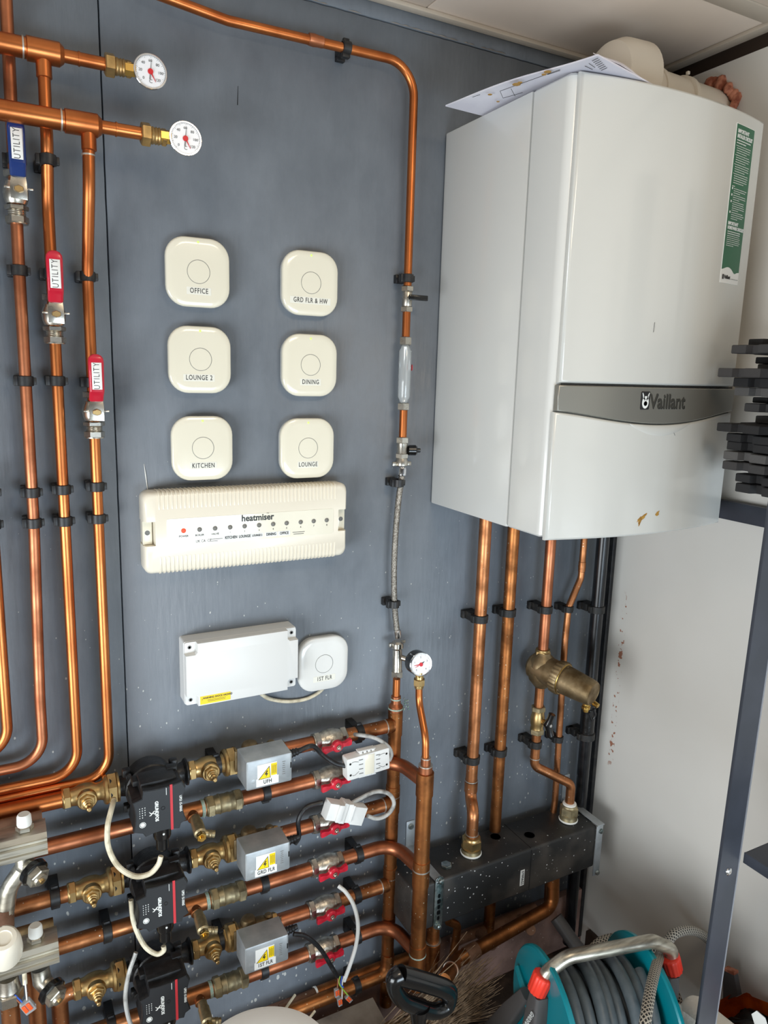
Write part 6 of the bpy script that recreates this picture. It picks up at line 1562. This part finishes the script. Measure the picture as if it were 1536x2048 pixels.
for h, s_ in ((.08, .80), (.105, .78), (.128, .62), (.138, .40), (.136, .1)):
    rings.append([c + V((p[0] * s_ + rnd.uniform(-.004, .004), p[1] * s_ + rnd.uniform(-.004, .004), -.30 * p[1] * s_ + h + rnd.uniform(-.006, .006))) for p in rrect(.115, .25, .03, 8)])
ln.loft(rings, False, True).build('liner', 'polythene_black', t, 60)
e_ = at(1516, 2042, -.60); e_.x = c.x - .0655
hx = MB(); hx.prism([(.017 * math.cos(PI / 3 * i), .017 * math.sin(PI / 3 * i)) for i in range(6)], (c.x - .0590, atX(1516, 2044, c.x - .065).y, atX(1516, 2044, c.x - .065).z), -Y_, Z_, .0015); hx.build('emblem', 'paper_label', t)
t = thing('dark_panel', 'narrow dark panel with orange top leaning behind the shelf post', 'panel', at(1455, 1980, -.45))
mb = MB(); q = [atX(1446, 1940, .48), atX(1468, 1950, .48), atX(1476, 1992, .48), atX(1446, 2002, .48)]; mb.loft([q, [p + X_ * .012 for p in q]]).build('panel', 'reel_grey', t)
q = [atX(1447, 1936, .477), atX(1468, 1945, .477), atX(1468, 1951, .477), atX(1447, 1941, .477)]; MB().loft([q, [p + X_ * .014 for p in q]]).build('top_edge', 'terracotta_foam', t)

# ================================================================ BUCKET, SPADE, BESOM
c = V((-.492, -.372, -.805))
t = thing('lidded_tub', 'white round tub top at the bottom edge below the zone valves', 'tub', (c.x, c.y, ZF))
MB().lathe((c.x, c.y, ZF), Z_, [(0, .080), (.01, .086), (.40, .106), (-.805 - ZF - .010, .110)], 48).build('body', 'tub_white', t)
MB().lathe((c.x, c.y, -.805), Z_, [(-.012, .112), (-.002, .114), (.002, .112), (.005, .104), (.0065, .07), (.007, .03)], 64).build('lid', 'tub_white', t)
gy = -.345
G = lambda px, py, y=gy: at(px, py, y)
t = thing('spade', 'black D-handled spade standing in front of the pipes', 'spade', (G(836, 2040).x, gy, ZF))
loop = [G(800, 1950), G(845, 1963), G(890, 1978), G(899, 1992), G(893, 2012), G(868, 2022), G(838, 2014), G(806, 2000), G(790, 1978), G(789, 1958)]
lp = loop + [loop[0]]
P_ = spline(lp, 8); n = len(P_)
rad = []
for i in range(n):
    u = i / (n - 1) * 10
    rad.append(.0172 if u < 2.3 else (.0172 - (u - 2.3) * .0030 if u < 3.3 else (.0142 if u < 8.3 else .0142 + (u - 8.3) * .0018)))
hm = MB().tube(P_, rad, 18)
yk = [G(868, 2020), G(852, 2030), G(836, 2036), G(820, 2024), G(806, 2002)]
hm.tube([G(838, 2012), G(837, 2036), G(838, 2060)], [.020, .014, .0125], 16)
hm.build('grip', 'black_gloss', t, 60)
base = G(838, 2056); MB().cyl(base, V((base.x + .01, base.y + .03, -1.02)), .0120).build('shaft', 'black_gloss', t)
bl = MB(); q = V((base.x + .01, base.y + .03, -1.02))
bl.loft([[q + V((p[0], p[1], 0)) for p in rrect(.03, .02, .008, 3)], [q + V((p[0], p[1] , -.04)) for p in rrect(.15, .012, .004, 3)], [q + V((p[0], p[1] + .012, -.22)) for p in rrect(.13, .004, .0015, 3)]]).build('blade', 'galvanised', t)
t = thing('besom', 'straw besom broom with its bristles fanned out beside the spade', 'broom', at(780, 2110, -.20))
mb = MB(); rnd = random.Random(8)
for k in range(480):
    u = rnd.random()
    s0 = at(730 + 110 * rnd.random(), 2070 + 60 * rnd.random(), -.20 + .04 * rnd.random())
    e0 = at(min(905 + rnd.gauss(34, 34), 1010), 1912 + 130 * u + rnd.gauss(0, 12), -.15 + .03 * rnd.random())
    if e0.z < ZF + .006: e0.z = ZF + .006
    mid = (s0 + e0) / 2 + V((rnd.gauss(0, .008), 0, rnd.gauss(.004, .007)))
    mb.tube([s0, mid, e0], [.0013, .0010, .0004], 3)
for a_, b_ in (((860, 1960), (934, 1863)), ((870, 1990), (985, 1915)), ((880, 1950), (950, 1890))):
    mb.tube([at(a_[0], a_[1], -.20), at(b_[0], b_[1], -.16)], [.0013, .0007], 4)
tg = mb.build('bristles', 'straw', t); tg['kind'] = 'stuff'
h0 = at(760, 2100, -.215); MB().tube([at(800, 2080, -.20), h0, h0 + V((-.10, -.25, .02))], [.030, .022, .018], 12).build('binding', 'straw', t)
